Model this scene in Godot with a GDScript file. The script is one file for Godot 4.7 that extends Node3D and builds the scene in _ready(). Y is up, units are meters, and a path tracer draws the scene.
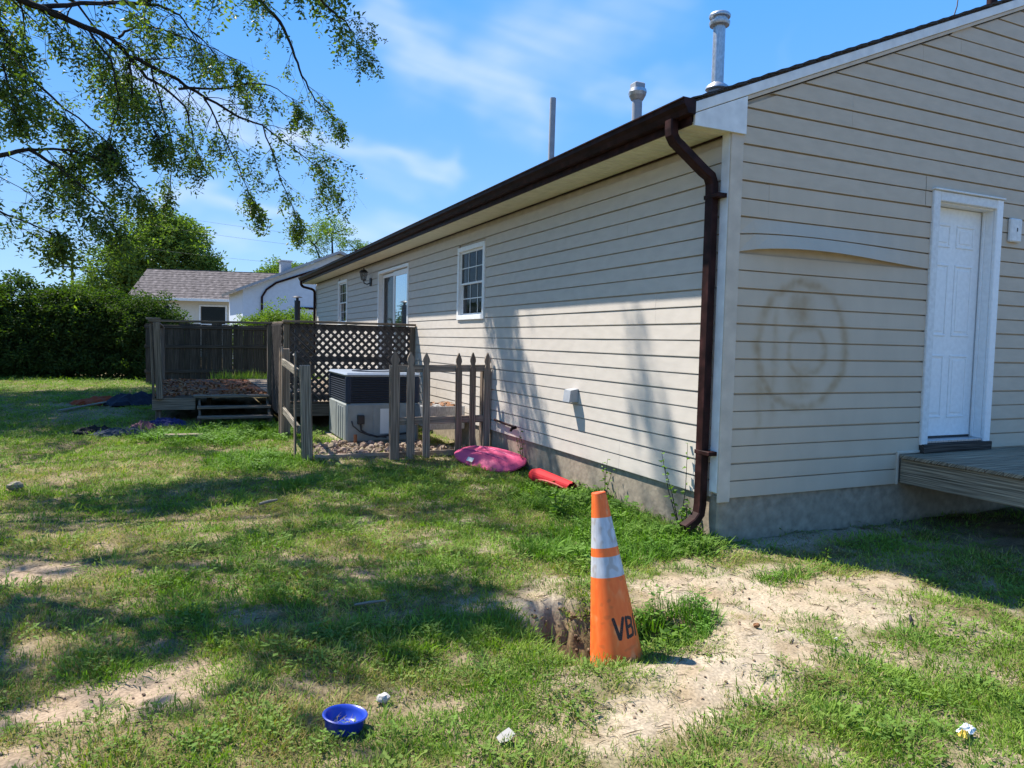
extends Node3D
# A side yard beside a vinyl-clad bungalow. The house corner stands at the origin: the long wall is the
# plane x = 0 running to -z, the gable wall is the plane z = 0 running to +x, and the lawn is at y = 0.

const SIDING_Y := 0.31        # bottom edge of the siding
const COURSE := 0.127         # one siding course
const HOUSE_L := 17.1
const HOUSE_W := 8.0
const SLOPE := 0.41
const CAM := Vector3(-3.546, 1.409, 4.122)

var rng := RandomNumberGenerator.new()
var M := {}
var used := {}
var nz := FastNoiseLite.new()
var nz2 := FastNoiseLite.new()
var nz3 := FastNoiseLite.new()

# ------------------------------------------------------------------ mesh builder
class MB:
	var v := PackedVector3Array()
	var n := PackedVector3Array()
	var t := PackedVector2Array()
	var c := PackedColorArray()
	var col := Color.WHITE

	func tri(a: Vector3, b: Vector3, d: Vector3, na: Vector3, nb: Vector3, nd: Vector3, ua := Vector2.ZERO, ub := Vector2.ZERO, ud := Vector2.ZERO) -> void:
		v.append(a); v.append(d); v.append(b)          # counter-clockwise in, clockwise out
		n.append(na); n.append(nd); n.append(nb)
		t.append(ua); t.append(ud); t.append(ub)
		c.append(col); c.append(col); c.append(col)

	func flat(a: Vector3, b: Vector3, d: Vector3, ua := Vector2.ZERO, ub := Vector2.ZERO, ud := Vector2.ZERO) -> void:
		var m := (b - a).cross(d - a).normalized()
		tri(a, b, d, m, m, m, ua, ub, ud)

	func quad(a: Vector3, b: Vector3, d: Vector3, e: Vector3, ua := Vector2.ZERO, ub := Vector2.ZERO, ud := Vector2.ZERO, ue := Vector2.ZERO) -> void:
		flat(a, b, d, ua, ub, ud)
		flat(a, d, e, ua, ud, ue)

	func box(xf: Transform3D, size: Vector3, bev := 0.0, uo := Vector2.ZERO) -> void:
		var h := size * 0.5
		var b: float = minf(bev, minf(h.x, minf(h.y, h.z)) * 0.9)
		var la := 0
		if size.y > size[la]: la = 1
		if size.z > size[la]: la = 2
		var o1 := (la + 1) % 3
		var o2 := (la + 2) % 3
		var put := func(pts: Array) -> void:
			var m: Vector3 = (pts[1] - pts[0]).cross(pts[2] - pts[0])
			var mid := Vector3.ZERO
			for p in pts: mid += p
			if m.dot(mid) < 0: pts.reverse()
			var w := []
			var u := []
			for p in pts:
				w.append(xf * (p as Vector3))
				u.append(Vector2(p[la] + uo.x, p[o1] + p[o2] + uo.y))
			if pts.size() == 4: quad(w[0], w[1], w[2], w[3], u[0], u[1], u[2], u[3])
			else: flat(w[0], w[1], w[2], u[0], u[1], u[2])
		for i in 3:
			var j := (i + 1) % 3
			var k := (i + 2) % 3
			for s in [-1.0, 1.0]:
				var f := []
				for e in [[-1, -1], [1, -1], [1, 1], [-1, 1]]:
					var p := Vector3.ZERO
					p[i] = s * h[i]; p[j] = e[0] * (h[j] - b); p[k] = e[1] * (h[k] - b)
					f.append(p)
				put.call(f)
		if b <= 0.0: return
		for i in 3:
			var j := (i + 1) % 3
			var k := (i + 2) % 3
			for si in [-1.0, 1.0]:
				for sj in [-1.0, 1.0]:
					var f := []
					for e in [[0, -1], [0, 1], [1, 1], [1, -1]]:
						var p := Vector3.ZERO
						p[i] = si * (h[i] - (b if e[0] == 1 else 0.0))
						p[j] = sj * (h[j] - (0.0 if e[0] == 1 else b))
						p[k] = e[1] * (h[k] - b)
						f.append(p)
					put.call(f)
		for sx in [-1.0, 1.0]:
			for sy in [-1.0, 1.0]:
				for sz in [-1.0, 1.0]:
					put.call([Vector3(sx * h.x, sy * (h.y - b), sz * (h.z - b)), Vector3(sx * (h.x - b), sy * h.y, sz * (h.z - b)), Vector3(sx * (h.x - b), sy * (h.y - b), sz * h.z)])

	func bar(a: Vector3, b: Vector3, w: float, hgt: float, bev := 0.0, up := Vector3.UP, uo := Vector2.ZERO) -> void:
		# a rectangular bar from a to b; hgt is measured along up
		var d := (b - a).normalized()
		var side := up.cross(d).normalized()
		var u2 := d.cross(side).normalized()
		box(Transform3D(Basis(side, u2, d), (a + b) * 0.5), Vector3(w, hgt, a.distance_to(b)), bev, uo)

	func tube(pts: Array, rad: Array, sides := 8, caps := true) -> void:
		var rings := []
		var norms := []
		var up := Vector3(0.31, 0.9, 0.29)
		var run := 0.0
		var runs := []
		for i in pts.size():
			var d: Vector3
			if i == 0: d = pts[1] - pts[0]
			elif i == pts.size() - 1: d = pts[i] - pts[i - 1]
			else: d = pts[i + 1] - pts[i - 1]
			if i > 0: run += (pts[i] as Vector3).distance_to(pts[i - 1])
			runs.append(run)
			d = d.normalized()
			if absf(d.dot(up)) > 0.97: up = Vector3(0.9, 0.2, 0.35).normalized()
			var s := up.cross(d).normalized()
			var w := d.cross(s).normalized()
			up = w
			var ring := []
			var nr := []
			for k in sides + 1:
				var an := TAU * k / sides
				var o := s * cos(an) + w * sin(an)
				ring.append(pts[i] + o * float(rad[i]))
				nr.append(o)
			rings.append(ring); norms.append(nr)
		for i in pts.size() - 1:
			for k in sides:
				var u0 := float(k) / sides
				var u1 := float(k + 1) / sides
				tri(rings[i][k], rings[i][k + 1], rings[i + 1][k + 1], norms[i][k], norms[i][k + 1], norms[i + 1][k + 1], Vector2(runs[i], u0), Vector2(runs[i], u1), Vector2(runs[i + 1], u1))
				tri(rings[i][k], rings[i + 1][k + 1], rings[i + 1][k], norms[i][k], norms[i + 1][k + 1], norms[i + 1][k], Vector2(runs[i], u0), Vector2(runs[i + 1], u1), Vector2(runs[i + 1], u0))
		if caps:
			for k in sides:
				flat(pts[0], rings[0][k + 1], rings[0][k])
				var z: int = pts.size() - 1
				flat(pts[z], rings[z][k], rings[z][k + 1])

	func lathe(prof: Array, segs: int, xf := Transform3D.IDENTITY, hard := 0.6) -> void:
		# prof: Vector2(radius, y) from the bottom up; outward normals; corners sharper than `hard` stay hard
		var run := 0.0
		for i in prof.size() - 1:
			var a: Vector2 = prof[i]
			var b: Vector2 = prof[i + 1]
			var e := (b - a)
			if e.length() < 1e-6: continue
			var nn := Vector2(e.y, -e.x).normalized()
			var n0 := nn
			var n1 := nn
			if i > 0:
				var ep: Vector2 = a - prof[i - 1]
				var np := Vector2(ep.y, -ep.x).normalized()
				if np.dot(nn) > hard: n0 = (np + nn).normalized()
			if i < prof.size() - 2:
				var en: Vector2 = prof[i + 2] - b
				var nx := Vector2(en.y, -en.x).normalized()
				if nx.dot(nn) > hard: n1 = (nx + nn).normalized()
			var l := e.length()
			for k in segs:
				var a0 := TAU * k / segs
				var a1 := TAU * (k + 1) / segs
				var c0 := Vector3(cos(a0), 0, -sin(a0))
				var c1 := Vector3(cos(a1), 0, -sin(a1))
				var p00: Vector3 = xf * (c0 * a.x + Vector3.UP * a.y)
				var p10: Vector3 = xf * (c1 * a.x + Vector3.UP * a.y)
				var p11: Vector3 = xf * (c1 * b.x + Vector3.UP * b.y)
				var p01: Vector3 = xf * (c0 * b.x + Vector3.UP * b.y)
				var q00 := (xf.basis * (c0 * n0.x + Vector3.UP * n0.y)).normalized()
				var q10 := (xf.basis * (c1 * n0.x + Vector3.UP * n0.y)).normalized()
				var q11 := (xf.basis * (c1 * n1.x + Vector3.UP * n1.y)).normalized()
				var q01 := (xf.basis * (c0 * n1.x + Vector3.UP * n1.y)).normalized()
				var u0 := float(k) / segs
				var u1 := float(k + 1) / segs
				if a.x > 1e-5: tri(p00, p10, p11, q00, q10, q11, Vector2(u0, run), Vector2(u1, run), Vector2(u1, run + l))
				if b.x > 1e-5: tri(p00, p11, p01, q00, q11, q01, Vector2(u0, run), Vector2(u1, run + l), Vector2(u0, run + l))
			run += l

	func prism(poly: PackedVector2Array, depth: float, xf := Transform3D.IDENTITY, uo := Vector2.ZERO) -> void:
		# poly in local xy (counter-clockwise), thickness along z, centred
		var ids := Geometry2D.triangulate_polygon(poly)
		var h := depth * 0.5
		for i in range(0, ids.size(), 3):
			var a := poly[ids[i]]
			var b := poly[ids[i + 1]]
			var d := poly[ids[i + 2]]
			if (b - a).cross(d - a) < 0:
				var k := b
				b = d
				d = k
			flat(xf * Vector3(a.x, a.y, h), xf * Vector3(b.x, b.y, h), xf * Vector3(d.x, d.y, h), Vector2(a.y, a.x) + uo, Vector2(b.y, b.x) + uo, Vector2(d.y, d.x) + uo)
			flat(xf * Vector3(a.x, a.y, -h), xf * Vector3(d.x, d.y, -h), xf * Vector3(b.x, b.y, -h), Vector2(a.y, a.x) + uo, Vector2(d.y, d.x) + uo, Vector2(b.y, b.x) + uo)
		for i in poly.size():
			var a := poly[i]
			var b := poly[(i + 1) % poly.size()]
			quad(xf * Vector3(a.x, a.y, -h), xf * Vector3(b.x, b.y, -h), xf * Vector3(b.x, b.y, h), xf * Vector3(a.x, a.y, h), Vector2(a.y, 0) + uo, Vector2(b.y, 0) + uo, Vector2(b.y, depth) + uo, Vector2(a.y, depth) + uo)

	func mesh() -> ArrayMesh:
		var arr := []
		arr.resize(Mesh.ARRAY_MAX)
		arr[Mesh.ARRAY_VERTEX] = v
		arr[Mesh.ARRAY_NORMAL] = n
		arr[Mesh.ARRAY_TEX_UV] = t
		arr[Mesh.ARRAY_COLOR] = c
		var m := ArrayMesh.new()
		m.add_surface_from_arrays(Mesh.PRIMITIVE_TRIANGLES, arr)
		return m

# ------------------------------------------------------------------ scene helpers
func numbered(called: String, parent: Node) -> String:
	var key := str(parent.get_instance_id()) + called
	var k: int = used.get(key, 0)
	used[key] = k + 1
	return called if k == 0 else "%s_%03d" % [called, k]

func put(called: String, mb: MB, m: Material, parent: Node = self) -> MeshInstance3D:
	return put_mesh(called, mb.mesh(), m, parent)

func put_mesh(called: String, me: Mesh, m: Material, parent: Node = self) -> MeshInstance3D:
	var o := MeshInstance3D.new()
	o.mesh = me
	o.material_override = m
	o.name = numbered(called, parent)
	parent.add_child(o, true)
	return o

func thing(called: String, label: String, category: String, at := Vector3.ZERO, turn := 0.0, group := "") -> Node3D:
	var o := Node3D.new()
	o.name = numbered(called, self)
	add_child(o, true)
	o.position = at
	o.rotation.y = turn
	return tag(o, label, category, group)

func tag(o: Node3D, label: String, category: String, group := "", kind := "") -> Node3D:
	if label: o.set_meta("label", label)
	if category: o.set_meta("category", category)
	if group: o.set_meta("group", group)
	if kind: o.set_meta("kind", kind)
	return o

func at(x: float, y: float, z: float, turn := 0.0) -> Transform3D:
	return Transform3D(Basis(Vector3.UP, turn), Vector3(x, y, z))

func piece(called: String, a: Vector3, b: Vector3, m: Material, parent: Node, bev := 0.003) -> MeshInstance3D:
	# an axis-aligned box from corner a to corner b
	var mb := MB.new()
	mb.box(Transform3D(Basis.IDENTITY, (a + b) * 0.5), (b - a).abs(), bev, Vector2(rng.randf() * 5.0, rng.randf() * 5.0))
	return put(called, mb, m, parent)

func L(r: float, g: float, b: float) -> Color:
	return Color(r, g, b).linear_to_srgb()

# ------------------------------------------------------------------ textures and materials
func noise_image(size: int, freq: float, oct: int, lo: float, hi: float, sd: int, stretch := Vector2.ONE) -> Image:
	var f := FastNoiseLite.new()
	f.seed = sd
	f.noise_type = FastNoiseLite.TYPE_SIMPLEX_SMOOTH
	f.frequency = freq
	f.fractal_octaves = oct
	var im := Image.create(size, size, true, Image.FORMAT_RGB8)
	for y in size:
		for x in size:
			# blended over the borders so that the tile repeats without a seam
			var fx := float(x) / size
			var fy := float(y) / size
			var X := x * stretch.x
			var Y := y * stretch.y
			var S := size * stretch.x
			var T := size * stretch.y
			var bx := smoothstep(0.75, 1.0, fx)
			var by := smoothstep(0.75, 1.0, fy)
			var q := f.get_noise_2d(X, Y)
			if bx > 0.0: q = lerpf(q, f.get_noise_2d(X - S, Y), bx)
			if by > 0.0:
				var q2 := f.get_noise_2d(X, Y - T)
				if bx > 0.0: q2 = lerpf(q2, f.get_noise_2d(X - S, Y - T), bx)
				q = lerpf(q, q2, by)
			var g := clampf(lerpf(lo, hi, 0.5 + 0.75 * q), 0.0, 1.0)
			im.set_pixel(x, y, Color(g, g, g))
	im.generate_mipmaps()
	return im

func tex(im: Image) -> ImageTexture:
	return ImageTexture.create_from_image(im)

func relief(im: Image, amount: float) -> ImageTexture:
	var b := im.duplicate() as Image
	b.clear_mipmaps()
	b.bump_map_to_normal_map(amount)
	b.generate_mipmaps()
	return ImageTexture.create_from_image(b)

func mat(c: Color, rough := 0.8, metal := 0.0) -> StandardMaterial3D:
	var m := StandardMaterial3D.new()
	m.albedo_color = c
	m.roughness = rough
	m.metallic = metal
	return m

func grained(c: Color, rough: float, im: ImageTexture, nm: ImageTexture, scale: Vector3, tri: bool, bump := 0.5) -> StandardMaterial3D:
	var m := mat(c, rough)
	m.albedo_texture = im
	if nm:
		m.normal_enabled = true
		m.normal_texture = nm
		m.normal_scale = bump
	m.uv1_scale = scale
	m.metallic_specular = 0.25 if rough > 0.45 else 0.5
	if tri:
		m.uv1_triplanar = true
		m.uv1_world_triplanar = true
	return m

func make_materials() -> void:
	var soft := noise_image(256, 0.02, 4, 0.90, 1.0, 11)
	var gritty := noise_image(256, 0.12, 4, 0.72, 1.0, 15)
	var worn := noise_image(256, 0.05, 5, 0.78, 1.0, 16)
	var t_gritty := tex(gritty)
	var t_faint := tex(noise_image(256, 0.03, 3, 0.95, 1.0, 19))
	var t_worn := tex(worn)
	var speck := noise_image(256, 0.09, 4, 0.55, 1.0, 12)
	var blotch := noise_image(256, 0.018, 5, 0.45, 1.0, 13)
	var grain := noise_image(256, 0.035, 5, 0.42, 1.0, 14, Vector2(0.16, 2.4))
	var t_soft := tex(soft)
	var t_speck := tex(speck)
	var t_blotch := tex(blotch)
	var t_grain := tex(grain)
	var n_speck := relief(speck, 3.0)
	var n_blotch := relief(blotch, 5.0)
	var n_grain := relief(grain, 3.0)
	var n_soft := relief(soft, 2.0)
	var wood_scale := Vector3(0.8, 3.2, 1)
	M.siding = grained(L(0.545, 0.455, 0.345), 0.5, t_faint, null, Vector3(0.5, 1.3, 1), false)  # same vinyl as the long wall, with the gable's shade put into the colour
	M.siding_lit = grained(L(0.61, 0.55, 0.475), 0.55, t_faint, null, Vector3(0.5, 1.3, 1), false)  # same vinyl again, the sunlit wall's lighter, cooler tone painted into the colour
	M.gable = grained(L(0.545, 0.455, 0.345), 0.5, tex(stain_image()), null, Vector3(1.0 / 2.4, -1.0 / 2.4, 1), false)  # hose reel stain over the same tone darkened for the shaded gable
	M.trim_beige = grained(L(0.61, 0.525, 0.42), 0.55, t_soft, null, Vector3(1, 1, 1), true)
	M.white_trim = grained(L(0.80, 0.80, 0.77), 0.45, t_soft, null, Vector3(1.2, 1.2, 1.2), true)
	M.white_paint = grained(L(0.86, 0.86, 0.84), 0.4, t_faint, null, Vector3(2, 2, 2), true)
	M.chipped = grained(L(0.80, 0.80, 0.77), 0.6, t_soft, null, Vector3(3, 3, 3), true)
	M.soffit = grained(L(0.80, 0.77, 0.61), 0.55, t_soft, null, Vector3(1, 1, 1), true)
	M.gutter = grained(L(0.052, 0.020, 0.018), 0.5, t_blotch, null, Vector3(1.3, 1.3, 1.3), true)
	M.concrete = grained(L(0.38, 0.32, 0.24), 0.95, t_worn, n_speck, Vector3(0.8, 0.8, 0.8), true, 0.3)
	M.room = mat(L(0.42, 0.38, 0.32), 0.9)
	M.shingle = grained(L(0.09, 0.085, 0.085), 0.95, t_speck, n_speck, Vector3(3, 3, 3), true, 1.0)
	M.shingle_far = grained(L(0.23, 0.20, 0.19), 0.95, t_blotch, n_speck, Vector3(0.6, 2.2, 0.6), true, 0.5)
	M.galv = grained(L(0.58, 0.60, 0.62), 0.38, t_worn, n_soft, Vector3(3, 1.2, 3), true, 0.2)
	M.galv.metallic = 0.75
	M.pvc = grained(L(0.36, 0.38, 0.41), 0.5, t_soft, null, Vector3(2, 2, 2), true)
	M.rust = mat(L(0.18, 0.07, 0.03), 0.9)
	M.black = mat(L(0.015, 0.015, 0.017), 0.5)
	var gl := mat(Color(0.10, 0.12, 0.13, 0.35), 0.02)
	gl.transparency = BaseMaterial3D.TRANSPARENCY_ALPHA
	gl.metallic_specular = 0.22
	M.glass = gl
	M.mirror_glass = mat(Color(0.75, 0.8, 0.83, 0.45), 0.02)
	M.mirror_glass.transparency = BaseMaterial3D.TRANSPARENCY_ALPHA
	M.mirror_glass.metallic = 0.85
	M.curtain = grained(L(0.36, 0.34, 0.34), 0.9, t_soft, null, Vector3(2, 2, 2), true)
	# weathered timber in several tones
	M.wood = [
		grained(L(0.40, 0.315, 0.235), 0.9, t_grain, n_grain, wood_scale, false, 0.8),
		grained(L(0.32, 0.25, 0.185), 0.9, t_grain, n_grain, wood_scale, false, 0.8),
		grained(L(0.47, 0.38, 0.285), 0.9, t_grain, n_grain, wood_scale, false, 0.8)]
	M.picket = [
		grained(L(0.47, 0.36, 0.27), 0.92, t_grain, n_grain, wood_scale, false, 0.9),
		grained(L(0.40, 0.30, 0.22), 0.92, t_grain, n_grain, wood_scale, false, 0.9),
		grained(L(0.53, 0.42, 0.32), 0.92, t_grain, n_grain, wood_scale, false, 0.9)]
	M.lattice = grained(L(0.15, 0.13, 0.12), 0.95, t_grain, n_grain, wood_scale, false, 0.6)
	M.fence_dark = [
		grained(L(0.10, 0.085, 0.065), 0.95, t_grain, n_grain, wood_scale, false, 0.6),
		grained(L(0.13, 0.11, 0.085), 0.95, t_grain, n_grain, wood_scale, false, 0.6)]
	M.red_board = [
		grained(L(0.30, 0.105, 0.045), 0.9, t_grain, n_grain, wood_scale, false, 0.8),
		grained(L(0.36, 0.14, 0.06), 0.9, t_grain, n_grain, wood_scale, false, 0.8),
		grained(L(0.24, 0.19, 0.15), 0.9, t_grain, n_grain, wood_scale, false, 0.8)]
	M.mossy = [
		grained(L(0.60, 0.47, 0.32), 0.92, t_grain, n_grain, wood_scale, false, 0.9),
		grained(L(0.53, 0.42, 0.29), 0.92, t_grain, n_grain, wood_scale, false, 0.9)]
	M.pale_wood = grained(L(0.42, 0.37, 0.29), 0.9, t_grain, n_grain, wood_scale, false, 0.6)
	M.sill = grained(L(0.14, 0.11, 0.09), 0.9, t_grain, n_grain, wood_scale, false, 0.7)
	M.bark = grained(L(0.065, 0.052, 0.042), 0.95, t_grain, n_grain, Vector3(1.5, 2.0, 1), false, 1.0)
	M.ac_body = grained(L(0.28, 0.30, 0.285), 0.5, t_soft, null, Vector3(1, 1, 1), true)
	M.ac_dark = grained(L(0.035, 0.045, 0.065), 0.5, t_soft, null, Vector3(2, 2, 2), true)
	M.ac_top = grained(L(0.27, 0.32, 0.39), 0.4, t_soft, null, Vector3(2, 2, 2), true)
	M.sticker = mat(L(0.62, 0.64, 0.62), 0.6)
	M.stone = grained(L(0.44, 0.36, 0.29), 0.95, t_speck, n_speck, Vector3(4, 4, 4), true, 0.8)
	M.stone.vertex_color_use_as_albedo = true
	M.leaf_brown = mat(L(0.20, 0.09, 0.035), 0.9)
	M.pink = grained(L(0.72, 0.105, 0.215), 0.5, t_soft, null, Vector3(4, 4, 4), true)
	M.pink_dark = mat(L(0.50, 0.05, 0.17), 0.5)
	M.red = grained(L(0.50, 0.025, 0.03), 0.65, t_soft, null, Vector3(4, 4, 4), true)
	M.blue = grained(L(0.012, 0.045, 0.36), 0.35, t_soft, null, Vector3(8, 8, 8), true)
	M.soil = soil_material(t_gritty, n_speck, n_blotch)
	M.grass = leafy(0.75, 0.85)
	M.dead_leaf = mat(Color.WHITE, 0.9)
	M.dead_leaf.vertex_color_use_as_albedo = true
	M.dead_leaf.cull_mode = BaseMaterial3D.CULL_DISABLED
	M.leaf = leafy(0.45, 1.0)
	M.leaf_far = leafy(0.6, 0.95)

func leafy(rough: float, through: float) -> StandardMaterial3D:
	var m := mat(Color.WHITE, rough)
	m.vertex_color_use_as_albedo = true
	m.cull_mode = BaseMaterial3D.CULL_DISABLED
	m.backlight_enabled = true
	m.backlight = Color(through * 0.90, through, through * 0.45)
	m.metallic_specular = 0.3
	return m

func soil_material(a: ImageTexture, n: ImageTexture, n2: ImageTexture) -> StandardMaterial3D:
	var m := grained(Color.WHITE, 1.0, a, n, Vector3(1.7, 1.7, 1.7), true, 0.7)
	m.vertex_color_use_as_albedo = true
	m.metallic_specular = 0.1
	return m

func ring(p: Vector2, c: Vector2, r: float, w: float) -> float:
	return exp(-pow((p.distance_to(c) - r) / w, 2.0))

func stain_image() -> Image:
	# 2.4 m square of gable siding: the brown outline that a hose reel left on the wall, and general grime
	var s := 640
	var im := Image.create(s, s, true, Image.FORMAT_RGB8)
	for y in s:
		for x in s:
			var p := Vector2(float(x) / s * 2.4, 2.4 - float(y) / s * 2.4)       # metres: x along the wall, y above the siding's foot
			var g := 0.975 + 0.02 * nz.get_noise_2d(p.x * 160.0, p.y * 60.0) + 0.02 * nz2.get_noise_2d(p.x * 40.0, p.y * 70.0)
			var w := Vector2(nz.get_noise_2d(p.x * 120.0, p.y * 120.0 + 300.0), nz.get_noise_2d(p.x * 120.0 + 700.0, p.y * 120.0)) * 0.05
			var d := p + w * 0.5
			var st := 0.0
			var up := 0.5 + 0.5 * nz2.get_noise_2d(p.x * 90.0 + 55.0, p.y * 90.0)
			st = maxf(st, 0.62 * ring(Vector2(d.x, 1.12 + (d.y - 1.12) * 0.96), Vector2(0.74, 1.12), 0.45, 0.038) * (0.4 + 0.8 * up))
			st = maxf(st, 0.5 * ring(d, Vector2(0.78, 1.08), 0.185, 0.030) * (0.4 + 0.8 * up))
			st = maxf(st, 0.5 * exp(-pow(d.distance_to(Vector2(0.70, 1.40)) / 0.13, 4.0)) * (0.4 + 0.8 * up))
			st = maxf(st, 0.45 * exp(-pow(d.distance_to(Vector2(0.36, 0.80)) / 0.11, 2.0)))
			st = maxf(st, 0.4 * exp(-pow(d.distance_to(Vector2(0.72, 0.86)) / 0.14, 4.0)) * (0.3 + 0.8 * up))
			st = maxf(st, 0.35 * exp(-pow((d.x - 0.33) / 0.03, 2.0)) * smoothstep(0.35, 0.6, p.y) * smoothstep(1.1, 0.9, p.y) * (0.3 + up))
			st = maxf(st, 0.28 * exp(-pow((d.x - 0.47) / 0.03, 2.0)) * smoothstep(0.5, 0.7, p.y) * smoothstep(1.5, 1.3, p.y))
			st = clampf(st * 0.68, 0.0, 0.45) * (0.8 + 0.4 * nz3.get_noise_2d(p.x * 300.0, p.y * 300.0))
			var c := Color(g, g, g).lerp(Color(0.66, 0.53, 0.34), st)
			im.set_pixel(x, y, c)
	im.generate_mipmaps()
	return im

# ------------------------------------------------------------------ sky
func seg_dist(p: Vector2, a: Vector2, b: Vector2) -> float:
	var d := b - a
	var k := clampf((p - a).dot(d) / maxf(d.length_squared(), 1e-6), 0.0, 1.0)
	return p.distance_to(a + d * k)

func sky_image() -> Image:
	var w := 2048
	var h := 1024
	var im := Image.create(w, h, false, Image.FORMAT_RGBF)
	var f := FastNoiseLite.new()
	f.seed = 5
	f.noise_type = FastNoiseLite.TYPE_SIMPLEX_SMOOTH
	f.frequency = 1.0
	f.fractal_octaves = 5
	var f2 := FastNoiseLite.new()
	f2.seed = 9
	f2.noise_type = FastNoiseLite.TYPE_SIMPLEX_SMOOTH
	f2.frequency = 1.0
	f2.fractal_octaves = 3
	# streaks of cirrus: [strength, width in degrees, points (azimuth, elevation)]
	var streaks := [
		[0.55, 1.6, [Vector2(13.5, 23.0), Vector2(17.0, 20.9), Vector2(19.5, 19.7), Vector2(22.5, 18.8), Vector2(26.0, 17.0)]],
		[0.34, 2.2, [Vector2(23.5, 22.0), Vector2(27.0, 22.6), Vector2(30.5, 23.6), Vector2(35.0, 25.0)]],
		[0.20, 2.6, [Vector2(18.0, 20.6), Vector2(24.6, 21.0), Vector2(30.5, 21.4)]],
		[0.55, 0.75, [Vector2(7.5, 14.4), Vector2(11.9, 13.8), Vector2(15.6, 13.4), Vector2(19.4, 13.0)]],
		[0.65, 1.1, [Vector2(-2.5, 17.4), Vector2(0.8, 16.0), Vector2(4.1, 14.8), Vector2(8.5, 13.9)]],
		[0.55, 0.6, [Vector2(-1.0, 9.8), Vector2(3.4, 9.4), Vector2(7.8, 8.9)]],
		[0.40, 0.8, [Vector2(11.0, 8.5), Vector2(14.2, 8.4), Vector2(18.0, 8.1)]],
		[0.30, 0.9, [Vector2(29.5, 18.7), Vector2(32.3, 18.3), Vector2(35.0, 17.8)]],
		[0.25, 0.9, [Vector2(35.5, 18.9), Vector2(38.8, 18.2)]],
		[0.40, 0.8, [Vector2(0.0, 7.2), Vector2(5.0, 6.8)]],
		[0.22, 0.8, [Vector2(13.0, 12.2), Vector2(17.0, 11.4)]]]
	for y in h:
		var el := 90.0 - (y + 0.5) / h * 180.0
		var e: float = clampf(el, 0.0, 90.0)
		var k := 1.0 - exp(-e / 12.0)
		var base := Vector3(0.50, 0.76, 0.95).lerp(Vector3(0.050, 0.315, 0.92), k)
		base = base.lerp(Vector3(0.055, 0.23, 0.66), smoothstep(25.0, 80.0, e))
		if el < -0.5:
			var low := Color(0.16, 0.19, 0.12)
			for x in w: im.set_pixel(x, y, low)
			continue
		for x in w:
			var az := (x + 0.5) / w * 360.0
			if az > 180.0: az -= 360.0
			var a := deg_to_rad(az)
			var er := deg_to_rad(maxf(el, 0.0))
			var d := Vector3(sin(a) * cos(er), sin(er), -cos(a) * cos(er))
			var pl := Vector2(d.x, d.z) / (d.y + 0.12)
			var warp := f2.get_noise_2d(pl.x * 0.6 + 20.0, pl.y * 0.6)
			var along := Vector2(pl.x * 0.83 - pl.y * 0.56, pl.x * 0.56 + pl.y * 0.83)
			var fil := f.get_noise_2d(along.x * 0.55 + warp * 0.8, along.y * 2.4 + warp * 1.3)
			var cl := smoothstep(0.12, 0.75, fil) * 0.62 * smoothstep(-0.45, 0.3, f2.get_noise_2d(pl.x * 0.3, pl.y * 0.3 + 40.0))
			var seen := smoothstep(50.0, 42.0, absf(az - 22.0)) * smoothstep(36.0, 29.0, el)
			cl *= 1.0 - 0.88 * seen
			if seen > 0.0 and el > 3.0:
				var p := Vector2(az * 0.96, el)
				var wob := Vector2(f2.get_noise_2d(az * 0.16, el * 0.3), f2.get_noise_2d(az * 0.14 + 9.0, el * 0.2)) * 1.3
				p += wob
				for s in streaks:
					var best := 99.0
					var pts: Array = s[2]
					for i in pts.size() - 1:
						best = minf(best, seg_dist(p, Vector2(pts[i].x * 0.96, pts[i].y), Vector2(pts[i + 1].x * 0.96, pts[i + 1].y)))
					if best < s[1] * 3.0:
						cl += 0.58 * s[0] * exp(-pow(best / s[1], 2.0)) * clampf(0.8 + 0.3 * f2.get_noise_2d(az * 0.13 + el * 0.2, el * 0.9 + az * 0.22), 0.2, 1.2)
			cl = clampf(cl, 0.0, 0.8)
			var c := base.lerp(Vector3(0.93, 0.95, 1.0), cl)
			im.set_pixel(x, y, Color(c.x, c.y, c.z))
	return im

func setup_view() -> void:
	var cam := Camera3D.new()
	cam.name = "camera"
	cam.fov = 55.46
	cam.far = 3000.0
	cam.near = 0.05
	var b := Basis(Vector3.UP, -deg_to_rad(24.596)) * Basis(Vector3.RIGHT, deg_to_rad(-3.319)) * Basis(Vector3.BACK, deg_to_rad(1.30))
	cam.transform = Transform3D(b, CAM)
	add_child(cam)
	cam.current = true
	var env := Environment.new()
	env.background_mode = Environment.BG_SKY
	var sm := PanoramaSkyMaterial.new()
	sm.panorama = tex(sky_image())
	var sky := Sky.new()
	sky.sky_material = sm
	env.sky = sky
	env.background_energy_multiplier = 0.58
	env.tonemap_mode = Environment.TONE_MAPPER_LINEAR
	env.tonemap_exposure = 2.15
	env.sdfgi_enabled = true
	env.ssao_enabled = true
	env.ssil_enabled = true
	var we := WorldEnvironment.new()
	we.name = "world_environment"
	we.environment = env
	add_child(we)
	var sun := DirectionalLight3D.new()
	sun.name = "sun"
	sun.light_color = Color(1.0, 0.975, 0.94)
	sun.light_energy = 1.6
	sun.light_angular_distance = 0.55
	sun.shadow_enabled = true
	add_child(sun)
	sun.look_at_from_position(Vector3(-0.37, 1.0, -0.528) * 30.0, Vector3.ZERO, Vector3.UP)

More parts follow.
